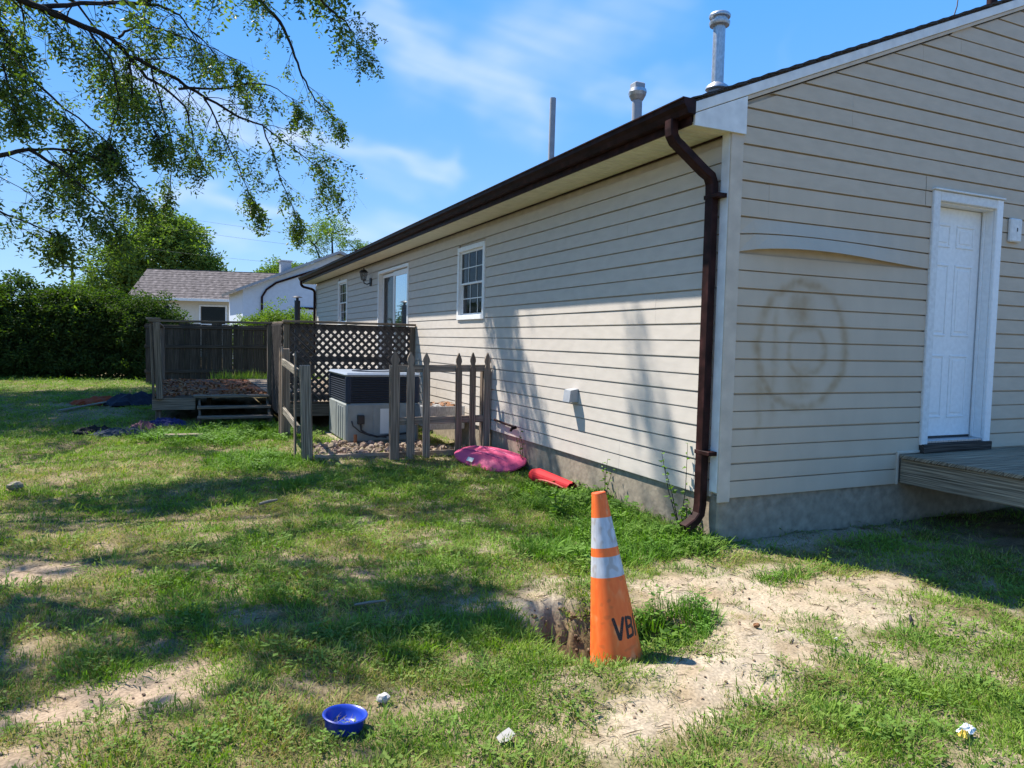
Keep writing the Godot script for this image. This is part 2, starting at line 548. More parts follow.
# ------------------------------------------------------------------ house
# profile of a siding course: out from the wall, up from the course's foot
func course_profile(gap: float) -> Array:
	return [Vector2(0.0095, 0.0), Vector2(0.010, 0.004), Vector2(0.0058, COURSE - gap), Vector2(-0.016, COURSE - gap), Vector2(-0.016, COURSE), Vector2(-0.018, COURSE), Vector2(-0.018, 0.0)]

func siding(parent: Node, gable: bool, k: int, s0: float, s1: float, m: Material, slant0 := 0.0, slant1 := 0.0, bulge := 0.0) -> void:
	# a length of siding, course k, from s0 to s1 along the wall; slant: metres along per metre up at each end
	if s1 - s0 < 0.01: return
	var mb := MB.new()
	var prof := course_profile(0.009 if k % 2 == 0 else 0.013)
	var segs: int = maxi(1, int((s1 - s0) / (0.12 if bulge > 0.0 else 0.5)))
	var rings := []
	var proud := 0.0006 * (rng.randi() % 3)
	for i in segs + 1:
		var f := float(i) / segs
		var r := []
		for p in prof:
			var s := lerpf(s0 + slant0 * p.y, s1 + slant1 * p.y, f)
			var wave := 0.0016 * nz.get_noise_2d(s * 55.0, k * 77.0 + (500.0 if gable else 0.0))
			var out: float = p.x + proud + wave * (1.0 if p.x > 0.0 else 0.0)
			var y: float = SIDING_Y + k * COURSE + p.y + 0.0012 * nz2.get_noise_2d(s * 40.0, k * 31.0)
			if bulge > 0.0:
				if p.x < 0.0 and p.y < 0.001: out = 0.006 + proud
				var g := pow(sin(PI * pow(f, 0.62)), 1.2)
				var low := clampf(1.0 - p.y / COURSE, 0.0, 1.0)
				var share := lerpf(bulge * 0.45, bulge, low) if bulge > 0.9 else bulge * low
				out += 0.085 * g * share
				y += 0.044 * g * share
			var pos := Vector3(s, y, out) if gable else Vector3(-out, y, -s)
			r.append([pos, Vector2(s, y - SIDING_Y)])
		rings.append(r)
	var np := prof.size()
	for i in segs:
		for j in np:
			var j2 := (j + 1) % np
			var a = rings[i][j]
			var b = rings[i + 1][j]
			var d = rings[i + 1][j2]
			var e = rings[i][j2]
			if gable: mb.quad(a[0], b[0], d[0], e[0], a[1], b[1], d[1], e[1])
			else: mb.quad(b[0], a[0], e[0], d[0], b[1], a[1], e[1], d[1])
	for end in [0, segs]:
		var q = rings[end]
		var u: Vector2 = q[0][1]
		for j in range(1, np - 1):
			if (end == 0) == gable: mb.flat(q[0][0], q[j + 1][0], q[j][0], u, u, u)
			else: mb.flat(q[0][0], q[j][0], q[j + 1][0], u, u, u)
	put("siding_plank", mb, m, parent)

func run_siding(parent: Node, gable: bool, k: int, spans: Array, seams: Array, m: Material) -> void:
	for sp in spans:
		var cuts := [sp[0]]
		for q in seams:
			if q > sp[0] + 0.05 and q < sp[1] - 0.05: cuts.append(q)
		cuts.append(sp[1])
		for i in cuts.size() - 1:
			siding(parent, gable, k, cuts[i], cuts[i + 1] - ((0.007 if gable and (k == 18 or k == 19) else 0.0015) if i < cuts.size() - 2 else 0.0), m, sp[2] if sp.size() > 2 and i == 0 else 0.0)

func wall_frame(parent: Node, o: Vector3, called: String, z0: float, z1: float, y0: float, y1: float, t: float, depth: float, m: Material) -> void:
	# four boards round an opening in the long wall; z0 < z1; o is the outward face x of the wall
	piece(called, Vector3(o.x - depth, y0, z0), Vector3(o.x, y1, z0 + t), m, parent)
	piece(called, Vector3(o.x - depth, y0, z1 - t), Vector3(o.x, y1, z1), m, parent)
	piece(called, Vector3(o.x - depth - 0.002, y1 - t, z0 + t), Vector3(o.x, y1, z1 - t), m, parent)
	piece(called, Vector3(o.x - depth - 0.004, y0, z0 + t), Vector3(o.x, y0 + t, z1 - t), m, parent)

func double_hung(parent: Node, z0: float, z1: float, y0: float, y1: float, blind: bool) -> void:
	var w := Node3D.new()
	w.name = numbered("window", parent)
	parent.add_child(w, true)
	wall_frame(w, Vector3(0.09, 0, 0), "frame", z0, z1, y0, y1, 0.062, 0.115, M.white_paint)
	var a := z0 + 0.063
	var b := z1 - 0.063
	var lo := y0 + 0.063
	var hi := y1 - 0.063
	var mid := (lo + hi) * 0.5
	for sash in 2:
		var s0 := mid - 0.02 if sash == 1 else lo
		var s1 := hi if sash == 1 else mid + 0.02
		var x := 0.005 if sash == 1 else 0.032
		var t := 0.026
		piece("sash", Vector3(x, s0, a), Vector3(x + 0.025, s1, a + t), M.white_paint, w, 0.002)
		piece("sash", Vector3(x, s0, b - t), Vector3(x + 0.025, s1, b), M.white_paint, w, 0.002)
		piece("sash", Vector3(x + 0.001, s0, a + t), Vector3(x + 0.026, s0 + t, b - t), M.white_paint, w, 0.002)
		piece("sash", Vector3(x + 0.001, s1 - t, a + t), Vector3(x + 0.026, s1, b - t), M.white_paint, w, 0.002)
		piece("pane", Vector3(x + 0.010, s0 + t - 0.004, a + t - 0.004), Vector3(x + 0.014, s1 - t + 0.004, b - t + 0.004), M.glass, w, 0.0)
		for i in [1, 2]:
			var z := lerpf(a + t, b - t, i / 3.0)
			piece("muntin", Vector3(x + 0.004, s0 + t, z - 0.006), Vector3(x + 0.008, s1 - t, z + 0.006), M.white_trim, w, 0.001)
		var ym := (s0 + s1) * 0.5
		piece("muntin", Vector3(x + 0.0045, ym - 0.006, a + t), Vector3(x + 0.0075, ym + 0.006, b - t), M.white_paint, w, 0.001)
	if blind:
		piece("blind", Vector3(0.13, mid - 0.35, a - 0.03), Vector3(0.135, hi + 0.03, b + 0.03), M.curtain, w, 0.0)
	else:
		piece("blind", Vector3(0.13, lo + 0.05, a - 0.03), Vector3(0.135, lo + 0.13, b + 0.03), M.curtain, w, 0.0)

func build_house() -> void:
	var h := thing("house", "bungalow with beige vinyl siding, brown gutter and white door", "house")
	var top := SIDING_Y + 2.60                   # soffit height
	# openings in the long wall, as distances from the corner: [s0, s1, y0, y1]
	var holes := [[4.50, 5.48, 1.69, 2.675], [7.88, 9.94, 0.42, 2.70], [12.80, 13.80, 1.72, 2.76]]
	# --- foundation and walls
	piece("foundation", Vector3(0.012, -0.5, -HOUSE_L), Vector3(0.20, SIDING_Y + 0.02, -0.20), M.concrete, h, 0.008)
	piece("foundation", Vector3(0.008, -0.5, -0.20), Vector3(HOUSE_W, SIDING_Y + 0.02, -0.012), M.concrete, h, 0.012)
	var cuts := [0.1]
	for o in holes: cuts.append_array([o[0] + 0.02, o[1] - 0.02])
	cuts.append(HOUSE_L)
	for i in cuts.size() - 1:
		var s0: float = cuts[i]
		var s1: float = cuts[i + 1]
		if i % 2 == 0: piece("wall_sheathing", Vector3(0.020, SIDING_Y + 0.02, -s1), Vector3(0.12, top + 0.1, -s0), M.trim_beige, h, 0.0)
		else:
			var o: Array = holes[(i - 1) / 2]
			piece("wall_sheathing", Vector3(0.020, SIDING_Y + 0.02, -s1), Vector3(0.12, o[2] + 0.02, -s0), M.trim_beige, h, 0.0)
			piece("wall_sheathing", Vector3(0.020, o[3] - 0.02, -s1), Vector3(0.12, top + 0.1, -s0), M.trim_beige, h, 0.0)
	piece("wall_sheathing", Vector3(0.020, SIDING_Y + 0.02, -0.12), Vector3(2.16, top + 0.1, -0.020), M.trim_beige, h, 0.0)
	piece("wall_sheathing", Vector3(2.94, SIDING_Y + 0.02, -0.12), Vector3(HOUSE_W, top + 0.1, -0.020), M.trim_beige, h, 0.0)
	piece("wall_sheathing", Vector3(2.16, 2.66, -0.12), Vector3(2.94, top + 0.1, -0.020), M.trim_beige, h, 0.0)
	piece("wall_sheathing", Vector3(HOUSE_W - 0.12, SIDING_Y + 0.02, -HOUSE_L), Vector3(HOUSE_W, top + 0.1, -0.12), M.trim_beige, h, 0.0)
	piece("wall_sheathing", Vector3(0.12, SIDING_Y + 0.02, -HOUSE_L), Vector3(HOUSE_W - 0.12, top + 0.1, -HOUSE_L + 0.12), M.trim_beige, h, 0.0)
	piece("interior_floor", Vector3(0.13, 0.35, -HOUSE_L + 0.13), Vector3(HOUSE_W - 0.13, 0.42, -0.13), M.room, h, 0.0)
	piece("partition", Vector3(3.2, 0.42, -HOUSE_L + 0.13), Vector3(3.3, top, -0.13), M.room, h, 0.0)
	# gable triangle sheathing, both ends
	for z in [-0.0735, -HOUSE_L + 0.06]:
		var mb := MB.new()
		mb.prism(PackedVector2Array([Vector2(0.01, top + 0.1), Vector2(HOUSE_W - 0.01, top + 0.1), Vector2(HOUSE_W - 0.01, 3.10), Vector2(HOUSE_W / 2, 3.10 + SLOPE * HOUSE_W / 2), Vector2(0.01, 3.10)]), 0.105, Transform3D(Basis.IDENTITY, Vector3(0, 0, z)))
		put("wall_sheathing", mb, M.trim_beige, h)
	# --- siding on the long wall
	for k in 21:
		var y0 := SIDING_Y + k * COURSE
		var y1 := y0 + COURSE
		var spans := []
		var s := 0.085
		for o in holes:
			if y1 > o[2] + 0.03 and y0 < o[3] - 0.03:
				spans.append([s, o[0] + 0.002])
				s = o[1] - 0.002
		spans.append([s, HOUSE_L])
		if y0 > top - 0.1: continue
		var off := fmod(1.37 * (k / 2) + 0.9, 3.66)
		run_siding(h, false, k, spans, [off + 0.4, off + 4.06, off + 7.72, off + 11.38, off + 15.04], M.siding_lit)
	# --- siding on the gable wall
	for k in 36:
		var y0 := SIDING_Y + k * COURSE
		var y1 := y0 + COURSE
		var rake0 := 3.09                        # underside of the rake at x = 0
		var left := 0.092
		var slant := 0.0
		if y1 > rake0 + SLOPE * 0.092:
			left = (y0 - rake0) / SLOPE
			slant = 1.0 / SLOPE
			if left < 0.092: left = 0.092 + 0.0
		var right := HOUSE_W - 0.09
		if y1 > rake0: right = minf(right, HOUSE_W - (y1 - rake0) / SLOPE)
		if left > right - 0.2: break
		var seams: Array = {22: [1.15], 23: [1.15], 18: [2.02], 19: [2.02], 16: [0.35], 17: [0.35], 28: [2.35], 29: [2.35], 26: [1.9], 27: [1.9], 12: [3.6], 13: [3.6]}.get(k, [])
		if k < 2:
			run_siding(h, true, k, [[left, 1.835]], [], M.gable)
		elif y0 < 2.70 and y1 > 0.6:
			if k == 14 or k == 15:
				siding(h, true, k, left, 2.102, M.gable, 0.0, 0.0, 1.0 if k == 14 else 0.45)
			else:
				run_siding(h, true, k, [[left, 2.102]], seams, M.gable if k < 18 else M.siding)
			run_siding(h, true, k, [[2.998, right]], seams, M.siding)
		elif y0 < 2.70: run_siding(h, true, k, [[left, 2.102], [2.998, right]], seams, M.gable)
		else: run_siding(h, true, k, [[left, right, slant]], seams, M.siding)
	# --- trims
	var cp := MB.new()
	cp.box(at(0.0372, SIDING_Y + 1.295, 0.0075), Vector3(0.111, 2.65, 0.019), 0.005)
	put("corner_post", cp, M.trim_beige, h)
	cp = MB.new()
	cp.box(at(-0.0077, SIDING_Y + 1.325, -0.0448), Vector3(0.0195, 2.575, 0.0855), 0.005)
	put("corner_post", cp, M.white_trim, h)
	piece("trim_channel", Vector3(1.834, SIDING_Y - 0.004, -0.006), Vector3(1.858, SIDING_Y + 0.268, 0.019), M.trim_beige, h)
	piece("trim_channel", Vector3(1.858, SIDING_Y + 0.246, -0.006), Vector3(2.13, SIDING_Y + 0.268, 0.018), M.trim_beige, h)
	# --- soffit, fascia, eave return, rake
	var sp := MB.new()
	sp.box(Transform3D.IDENTITY, Vector3(0.355, 0.012, 0.062), 0.004)
	var sm := sp.mesh()
	var rib := MB.new()
	rib.box(Transform3D.IDENTITY, Vector3(0.355, 0.006, 0.306), 0.0)
	var backing := rib.mesh()
	var i := 0
	while i * 0.305 < HOUSE_L + 0.02:
		var panel := put_mesh("soffit_panel", backing, M.soffit, h)
		panel.position = Vector3(-0.1795, top + 0.014, 0.01 - 0.1525 - i * 0.305)
		for j in 4:
			var o := put_mesh("rib", sm, M.soffit, panel)
			o.position = Vector3(0, -0.008, -0.114 + j * 0.0762)
		i += 1
	piece("frieze_trim", Vector3(-0.020, top - 0.014, -HOUSE_L), Vector3(0.0, top - 0.001, -0.09), M.gutter, h)
	piece("fascia", Vector3(-0.375, top - 0.002, -HOUSE_L - 0.02), Vector3(-0.358, top + 0.17, 0.012), M.gutter, h)
	var ret := MB.new()
	ret.prism(PackedVector2Array([Vector2(-0.357, top - 0.008), Vector2(0.092, top - 0.008), Vector2(0.092, 3.165), Vector2(-0.357, 2.981)]), 0.018, Transform3D(Basis.IDENTITY, Vector3(0, 0, 0.0275)))
	put("eave_return", ret, M.white_trim, h)
	var dx := HOUSE_W / 2 + 0.375
	var ang := atan(SLOPE)
	for s in [0, 1]:
		var x0 := -0.375 if s == 0 else HOUSE_W + 0.375
		var x1 := HOUSE_W / 2
		var ya := 3.232 + SLOPE * -0.375
		var yb := 3.232 + SLOPE * HOUSE_W / 2
		for z in [0.029, -HOUSE_L - 0.01]:
			var r := MB.new()
			r.bar(Vector3(x0, ya - 0.064, z), Vector3(x1, yb - 0.064, z), 0.022, 0.066, 0.003, Vector3.UP)
			put("rake_board", r, M.white_trim, h)
		var j := MB.new()
		j.bar(Vector3(0.1 if s == 0 else HOUSE_W - 0.1, 3.232 + SLOPE * 0.1 - 0.116, 0.020), Vector3(x1, yb - 0.116, 0.020), 0.016, 0.026, 0.002, Vector3.UP)
		put("rake_channel", j, M.trim_beige, h)
		var deck := MB.new()
		deck.bar(Vector3(x0, ya - 0.022, -HOUSE_L / 2), Vector3(x1, yb - 0.022, -HOUSE_L / 2), HOUSE_L + 0.06, 0.018, 0.0, Vector3.UP)
		put("roof_deck", deck, M.sill, h)
		# shingle courses, each lapping the one below
		var n := 34
		for c in n:
			var f0 := float(c) / n
			var f1 := float(c + 1) / n + 0.012
			var sh := MB.new()
			var lift := 0.0
			var pa := Vector3(lerpf(x0, x1, f0) - (0.02 if s == 0 else -0.02), lerpf(ya, yb, f0) - 0.004 + lift, 0)
			var pb := Vector3(lerpf(x0, x1, f1), lerpf(ya, yb, f1) - 0.012 + lift, 0)
			pa.z = -HOUSE_L / 2 + rng.randf() * 0.012
			pb.z = pa.z
			sh.bar(pa, pb, HOUSE_L + 0.09, 0.009, 0.0, Vector3.UP)
			put("shingle_course", sh, M.shingle, h)
	piece("ridge_cap", Vector3(HOUSE_W / 2 - 0.10, 3.232 + SLOPE * HOUSE_W / 2 - 0.03, -HOUSE_L - 0.04), Vector3(HOUSE_W / 2 + 0.10, 3.232 + SLOPE * HOUSE_W / 2 + 0.012, 0.045), M.shingle, h, 0.01)
	# --- gutter: a K-style trough
	var gp := [Vector2(-0.376, 0.075), Vector2(-0.376, -0.022), Vector2(-0.438, -0.022), Vector2(-0.452, 0.012), Vector2(-0.474, 0.038), Vector2(-0.476, 0.066), Vector2(-0.486, 0.070), Vector2(-0.486, 0.078), Vector2(-0.466, 0.078), Vector2(-0.468, 0.040), Vector2(-0.446, 0.014), Vector2(-0.434, -0.016), Vector2(-0.380, -0.016), Vector2(-0.380, 0.075)]
	var gy := 2.985
	var poly := PackedVector2Array()
	for p in gp: poly.append(Vector2(p.x, p.y + gy))
	poly.reverse()
	var gm := MB.new()
	gm.prism(poly, HOUSE_L + 0.08, Transform3D(Basis.IDENTITY, Vector3(0, 0, -HOUSE_L / 2 + 0.02)))
	var gutter := put("gutter", gm, M.gutter, h)
	var cap := PackedVector2Array()
	for q in 9: cap.append(Vector2(gp[q].x, gp[q].y + gy))
	cap.reverse()
	for z in [0.064, -HOUSE_L - 0.024]:
		var cm := MB.new()
		cm.prism(cap, 0.007, Transform3D(Basis.IDENTITY, Vector3(-0.001, 0.001, z)))
		put("end_cap", cm, M.gutter, gutter)
	downspout(h, Vector3(-0.427, gy - 0.02, -0.13), Vector3(-0.060, 2.60, -0.125), 0.13, true)
	downspout(h, Vector3(-0.427, gy - 0.02, -HOUSE_L + 0.15), Vector3(-0.055, 2.70, -HOUSE_L + 0.15), 0.5, false)
	# --- windows and the sliding door
	double_hung(h, -5.48, -4.50, 1.69, 2.675, false)
	double_hung(h, -13.80, -12.80, 1.72, 2.76, true)
	var sd := Node3D.new()
	sd.name = numbered("sliding_door", h)
	h.add_child(sd, true)
	wall_frame(sd, Vector3(0.10, 0, 0), "frame", -9.94, -7.88, 0.42, 2.70, 0.055, 0.120, M.white_paint)
	# the panel nearer the corner is closed and mirrors the yard; the other stands open before a curtain
	wall_frame(sd, Vector3(0.055, 0, 0), "leaf_frame", -8.98, -8.02, 0.49, 2.63, 0.085, 0.03, M.white_paint)
	piece("pane", Vector3(0.038, 0.57, -8.90), Vector3(0.042, 2.55, -8.10), M.mirror_glass, sd, 0.0)
	wall_frame(sd, Vector3(0.09, 0, 0), "leaf_frame", -9.87, -9.05, 0.49, 2.63, 0.06, 0.03, M.white_paint)
	piece("pane", Vector3(0.073, 0.54, -9.82), Vector3(0.077, 2.58, -9.10), M.glass, sd, 0.0)
	for q in 7:
		var cm := MB.new()
		cm.box(at(0.15 + 0.01 * (q % 2), 1.55, -9.80 + q * 0.085, 0.5 if q % 2 == 0 else -0.5), Vector3(0.004, 2.0, 0.095), 0.001)
		put("curtain_fold", cm, M.curtain, sd)
	# --- back door
	var d := Node3D.new()
	d.name = numbered("entry_door", h)
	h.add_child(d, true)
	piece("casing", Vector3(2.100, 0.62, -0.004), Vector3(2.182, 2.732, 0.030), M.chipped, d, 0.006)
	piece("casing", Vector3(2.918, 0.62, -0.004), Vector3(3.000, 2.732, 0.030), M.white_paint, d, 0.006)
	piece("casing", Vector3(2.182, 2.650, -0.004), Vector3(2.918, 2.730, 0.028), M.chipped, d, 0.006)
	piece("drip_cap", Vector3(2.094, 2.733, -0.004), Vector3(3.006, 2.748, 0.045), M.chipped, d, 0.003)
	piece("jamb", Vector3(2.160, 0.64, -0.16), Vector3(2.1815, 2.66, -0.005), M.white_paint, d)
	piece("jamb", Vector3(2.9185, 0.64, -0.16), Vector3(2.940, 2.66, -0.005), M.white_paint, d)
	piece("jamb", Vector3(2.1815, 2.640, -0.16), Vector3(2.9185, 2.66, -0.005), M.white_paint, d)
	piece("door_stop", Vector3(2.905, 0.66, -0.093), Vector3(2.918, 2.64, -0.070), M.white_paint, d, 0.002)
	piece("slab", Vector3(2.186, 0.672, -0.140), Vector3(2.910, 2.636, -0.104), M.white_paint, d, 0.003)
	for col in 2:
		for row in [[0.83, 1.38], [1.54, 2.16], [2.30, 2.50]]:
			var x0 := 2.275 if col == 0 else 2.585
			var x1 := x0 + 0.235
			var pm := MB.new()
			# a raised field inside a sunk moulding
			var rim := 0.020
			for e in [[x0, x1, row[0], row[0] + rim], [x0, x1, row[1] - rim, row[1]], [x0, x0 + rim, row[0] + rim, row[1] - rim], [x1 - rim, x1, row[0] + rim, row[1] - rim]]:
				pm.box(at((e[0] + e[1]) / 2, (e[2] + e[3]) / 2, -0.102), Vector3(e[1] - e[0], e[3] - e[2], 0.010), 0.0045)
			pm.box(at((x0 + x1) / 2, (row[0] + row[1]) / 2, -0.103), Vector3(x1 - x0 - 0.085, row[1] - row[0] - 0.085, 0.008), 0.0035)
			put("panel", pm, M.white_paint, d)
	var kn := MB.new()
	kn.lathe([Vector2(0.014, 0), Vector2(0.014, 0.03), Vector2(0.026, 0.04), Vector2(0.028, 0.055), Vector2(0.02, 0.066), Vector2(0.0, 0.068)], 16, Transform3D(Basis(Vector3.RIGHT, PI / 2), Vector3(2.232, 1.50, -0.104)))
	put("deadbolt", kn, M.black, d)
	piece("weatherstrip", Vector3(2.190, 0.655, -0.135), Vector3(2.906, 0.671, -0.100), M.black, d, 0.002)
	piece("threshold", Vector3(2.182, 0.630, -0.16), Vector3(2.918, 0.654, 0.012), M.galv, d, 0.004)
	piece("sill_board", Vector3(2.105, 0.556, -0.02), Vector3(2.995, 0.628, 0.055), M.sill, d, 0.004)
	# --- small fittings
	var jb := MB.new()
	jb.box(at(3.175, 2.488, 0.026), Vector3(0.155, 0.205, 0.036), 0.010)
	var box := put("junction_box", jb, M.chipped, h)
	piece("screw_hole", Vector3(3.176, 2.478, 0.044), Vector3(3.190, 2.510, 0.0455), M.black, box, 0.0)
	var vh := MB.new()
	vh.prism(PackedVector2Array([Vector2(0, 0), Vector2(0.10, 0), Vector2(0.085, 0.115), Vector2(0.0, 0.13)]), 0.13, Transform3D(Basis(Vector3(-1, 0, 0), Vector3.UP, Vector3(0, 0, -1)), Vector3(-0.012, 0.835, -2.11)))
	put("vent_hood", vh, M.pvc, h)
	var hb := MB.new()
	hb.tube([Vector3(-0.03, 0.452, -4.05), Vector3(-0.035, 0.44, -3.75), Vector3(-0.035, 0.43, -3.42)], [0.013, 0.013, 0.013], 8)
	hb.tube([Vector3(-0.035, 0.43, -3.42), Vector3(-0.09, 0.425, -3.40), Vector3(-0.11, 0.39, -3.395)], [0.02, 0.018, 0.014], 8)
	put("hose_spigot", hb, M.gutter, h)
	lantern(h, Vector3(-0.012, 2.56, -10.52))
	# --- pipes through the roof
	var fl := MB.new()
	var fx := at(1.85, 0, -2.43)
	fl.lathe([Vector2(0.066, 3.95), Vector2(0.066, 4.98)], 20, fx)
	var flue := put("flue_pipe", fl, M.galv, h)
	var col := MB.new()
	col.lathe([Vector2(0.15, 3.95), Vector2(0.105, 4.20), Vector2(0.068, 4.22)], 20, fx)
	put("flashing", col, M.galv, flue)
	col = MB.new()
	col.lathe([Vector2(0.066, 4.215), Vector2(0.128, 4.225), Vector2(0.122, 4.25), Vector2(0.07, 4.29)], 20, fx)
	put("storm_collar", col, M.galv, flue)
	col = MB.new()
	col.lathe([Vector2(0.066, 4.90), Vector2(0.105, 4.905), Vector2(0.112, 4.925), Vector2(0.112, 4.945), Vector2(0.085, 4.955), Vector2(0.085, 4.985), Vector2(0.112, 4.99), Vector2(0.118, 5.01), Vector2(0.105, 5.03), Vector2(0.06, 5.05), Vector2(0.0, 5.055)], 20, fx)
	put("rain_cap", col, M.galv, flue)
	var v2 := MB.new()
	fx = at(1.606, 0, -3.62)
	v2.lathe([Vector2(0.062, 3.8), Vector2(0.062, 4.47)], 18, fx)
	var vp := put("flue_pipe", v2, M.pvc, h)
	col = MB.new()
	col.lathe([Vector2(0.062, 4.40), Vector2(0.078, 4.41), Vector2(0.105, 4.46), Vector2(0.115, 4.50), Vector2(0.105, 4.54), Vector2(0.06, 4.56)], 8, fx, 0.99)
	put("vent_cap", col, M.galv, vp)
	piece("cap_top", Vector3(1.536, 4.535, -3.69), Vector3(1.676, 4.615, -3.55), M.pvc, vp, 0.012)
	var po := MB.new()
	po.tube([Vector3(0.65, 3.45, -4.04), Vector3(0.655, 4.0, -4.042), Vector3(0.66, 4.41, -4.045)], [0.038, 0.038, 0.038], 14)
	put("vent_stack", po, M.pvc, h)
	po = MB.new()
	po.tube([Vector3(3.36, 4.55, -0.42), Vector3(3.36, 4.78, -0.42)], [0.045, 0.045], 12)
	put("vent_stack", po, M.gutter, h)
	po = MB.new()
	po.tube([Vector3(3.02, 4.45, -0.55), Vector3(3.03, 4.54, -0.55), Vector3(3.06, 4.62, -0.55), Vector3(3.09, 4.80, -0.56), Vector3(3.25, 5.4, -0.60)], [0.007, 0.006, 0.006, 0.006, 0.006], 6)
	put("aerial_cable", po, M.black, h)

func rect_sweep(mb: MB, pts: Array, w: float, d: float, side: Vector3) -> void:
	# a rectangular tube along pts; w is measured along side; slightly rounded corners
	var rings := []
	for i in pts.size():
		var dir: Vector3
		if i == 0: dir = pts[1] - pts[0]
		elif i == pts.size() - 1: dir = pts[i] - pts[i - 1]
		else: dir = (pts[i + 1] - pts[i]).normalized() + (pts[i] - pts[i - 1]).normalized()
		dir = dir.normalized()
		var o := side.cross(dir).normalized()
		var r := []
		for e in [[-1, -0.75], [-0.8, -1], [0.8, -1], [1, -0.75], [1, 0.75], [0.8, 1], [-0.8, 1], [-1, 0.75]]:
			r.append(pts[i] + side * (e[0] * w * 0.5) + o * (e[1] * d * 0.5))
		rings.append(r)
	for i in pts.size() - 1:
		for k in 8:
			var k2 := (k + 1) % 8
			mb.quad(rings[i][k2], rings[i][k], rings[i + 1][k], rings[i + 1][k2])
	for k in range(1, 7):
		mb.flat(rings[0][0], rings[0][k + 1], rings[0][k])
		mb.flat(rings[-1][0], rings[-1][k], rings[-1][k + 1])

func downspout(h: Node, a: Vector3, b: Vector3, foot: float, full: bool) -> void:
	# outlet a in the gutter, an S-bend back to the wall at b, then down to a kicked-out elbow
	var mb := MB.new()
	var pts := [a, a + Vector3(0, -0.06, 0), a + Vector3(0.004, -0.10, 0), a + Vector3(0.03, -0.14, 0), a + Vector3(0.07, -0.165, 0)]
	pts.append(Vector3(b.x - 0.08, b.y + 0.05, b.z))
	pts.append(Vector3(b.x - 0.025, b.y + 0.02, b.z))
	pts.append(Vector3(b.x - 0.003, b.y - 0.03, b.z))
	pts.append(Vector3(b.x, b.y - 0.09, b.z))
	pts.append(Vector3(b.x, foot + 0.12, b.z))
	if full:
		pts.append(Vector3(b.x - 0.01, foot + 0.05, b.z))
		pts.append(Vector3(b.x - 0.05, foot, b.z + 0.0))
		pts.append(Vector3(b.x - 0.14, foot - 0.05, b.z + 0.0))
	rect_sweep(mb, pts, 0.085, 0.062, Vector3(0, 0, 1))
	var o := put("downspout", mb, M.gutter, h)
	if full:
		for y in [2.46, 0.62]:
			piece("strap", Vector3(b.x - 0.033, y, b.z - 0.05), Vector3(-0.018, y + 0.03, b.z + 0.115), M.gutter, o, 0.003)

func lantern(h: Node, p: Vector3) -> void:
	var mb := MB.new()
	mb.box(Transform3D(Basis.IDENTITY, p + Vector3(-0.01, -0.02, 0)), Vector3(0.03, 0.16, 0.11), 0.006)
	mb.tube([p + Vector3(-0.02, -0.04, 0), p + Vector3(-0.08, -0.07, 0), p + Vector3(-0.14, -0.05, 0), p + Vector3(-0.15, 0.0, 0)], [0.012, 0.012, 0.012, 0.012], 8)
	var o := put("wall_lantern", mb, M.black, h)
	var xf := Transform3D(Basis.IDENTITY, p + Vector3(-0.15, 0, 0))
	mb = MB.new()
	mb.lathe([Vector2(0.03, 0.0), Vector2(0.05, 0.01), Vector2(0.05, 0.02), Vector2(0.04, 0.021)], 6, xf, 0.99)
	mb.lathe([Vector2(0.095, 0.165), Vector2(0.05, 0.215), Vector2(0.012, 0.225), Vector2(0.012, 0.25), Vector2(0, 0.255)], 6, xf, 0.99)
	for k in 6:
		var an := TAU * k / 6
		mb.tube([xf * Vector3(cos(an) * 0.048, 0.015, sin(an) * 0.048), xf * Vector3(cos(an) * 0.082, 0.168, sin(an) * 0.082)], [0.004, 0.004], 4)
	put("lantern_cage", mb, M.black, o)
	mb = MB.new()
	mb.lathe([Vector2(0.044, 0.02), Vector2(0.076, 0.166)], 6, xf, 0.99)
	put("pane", mb, M.glass, o)

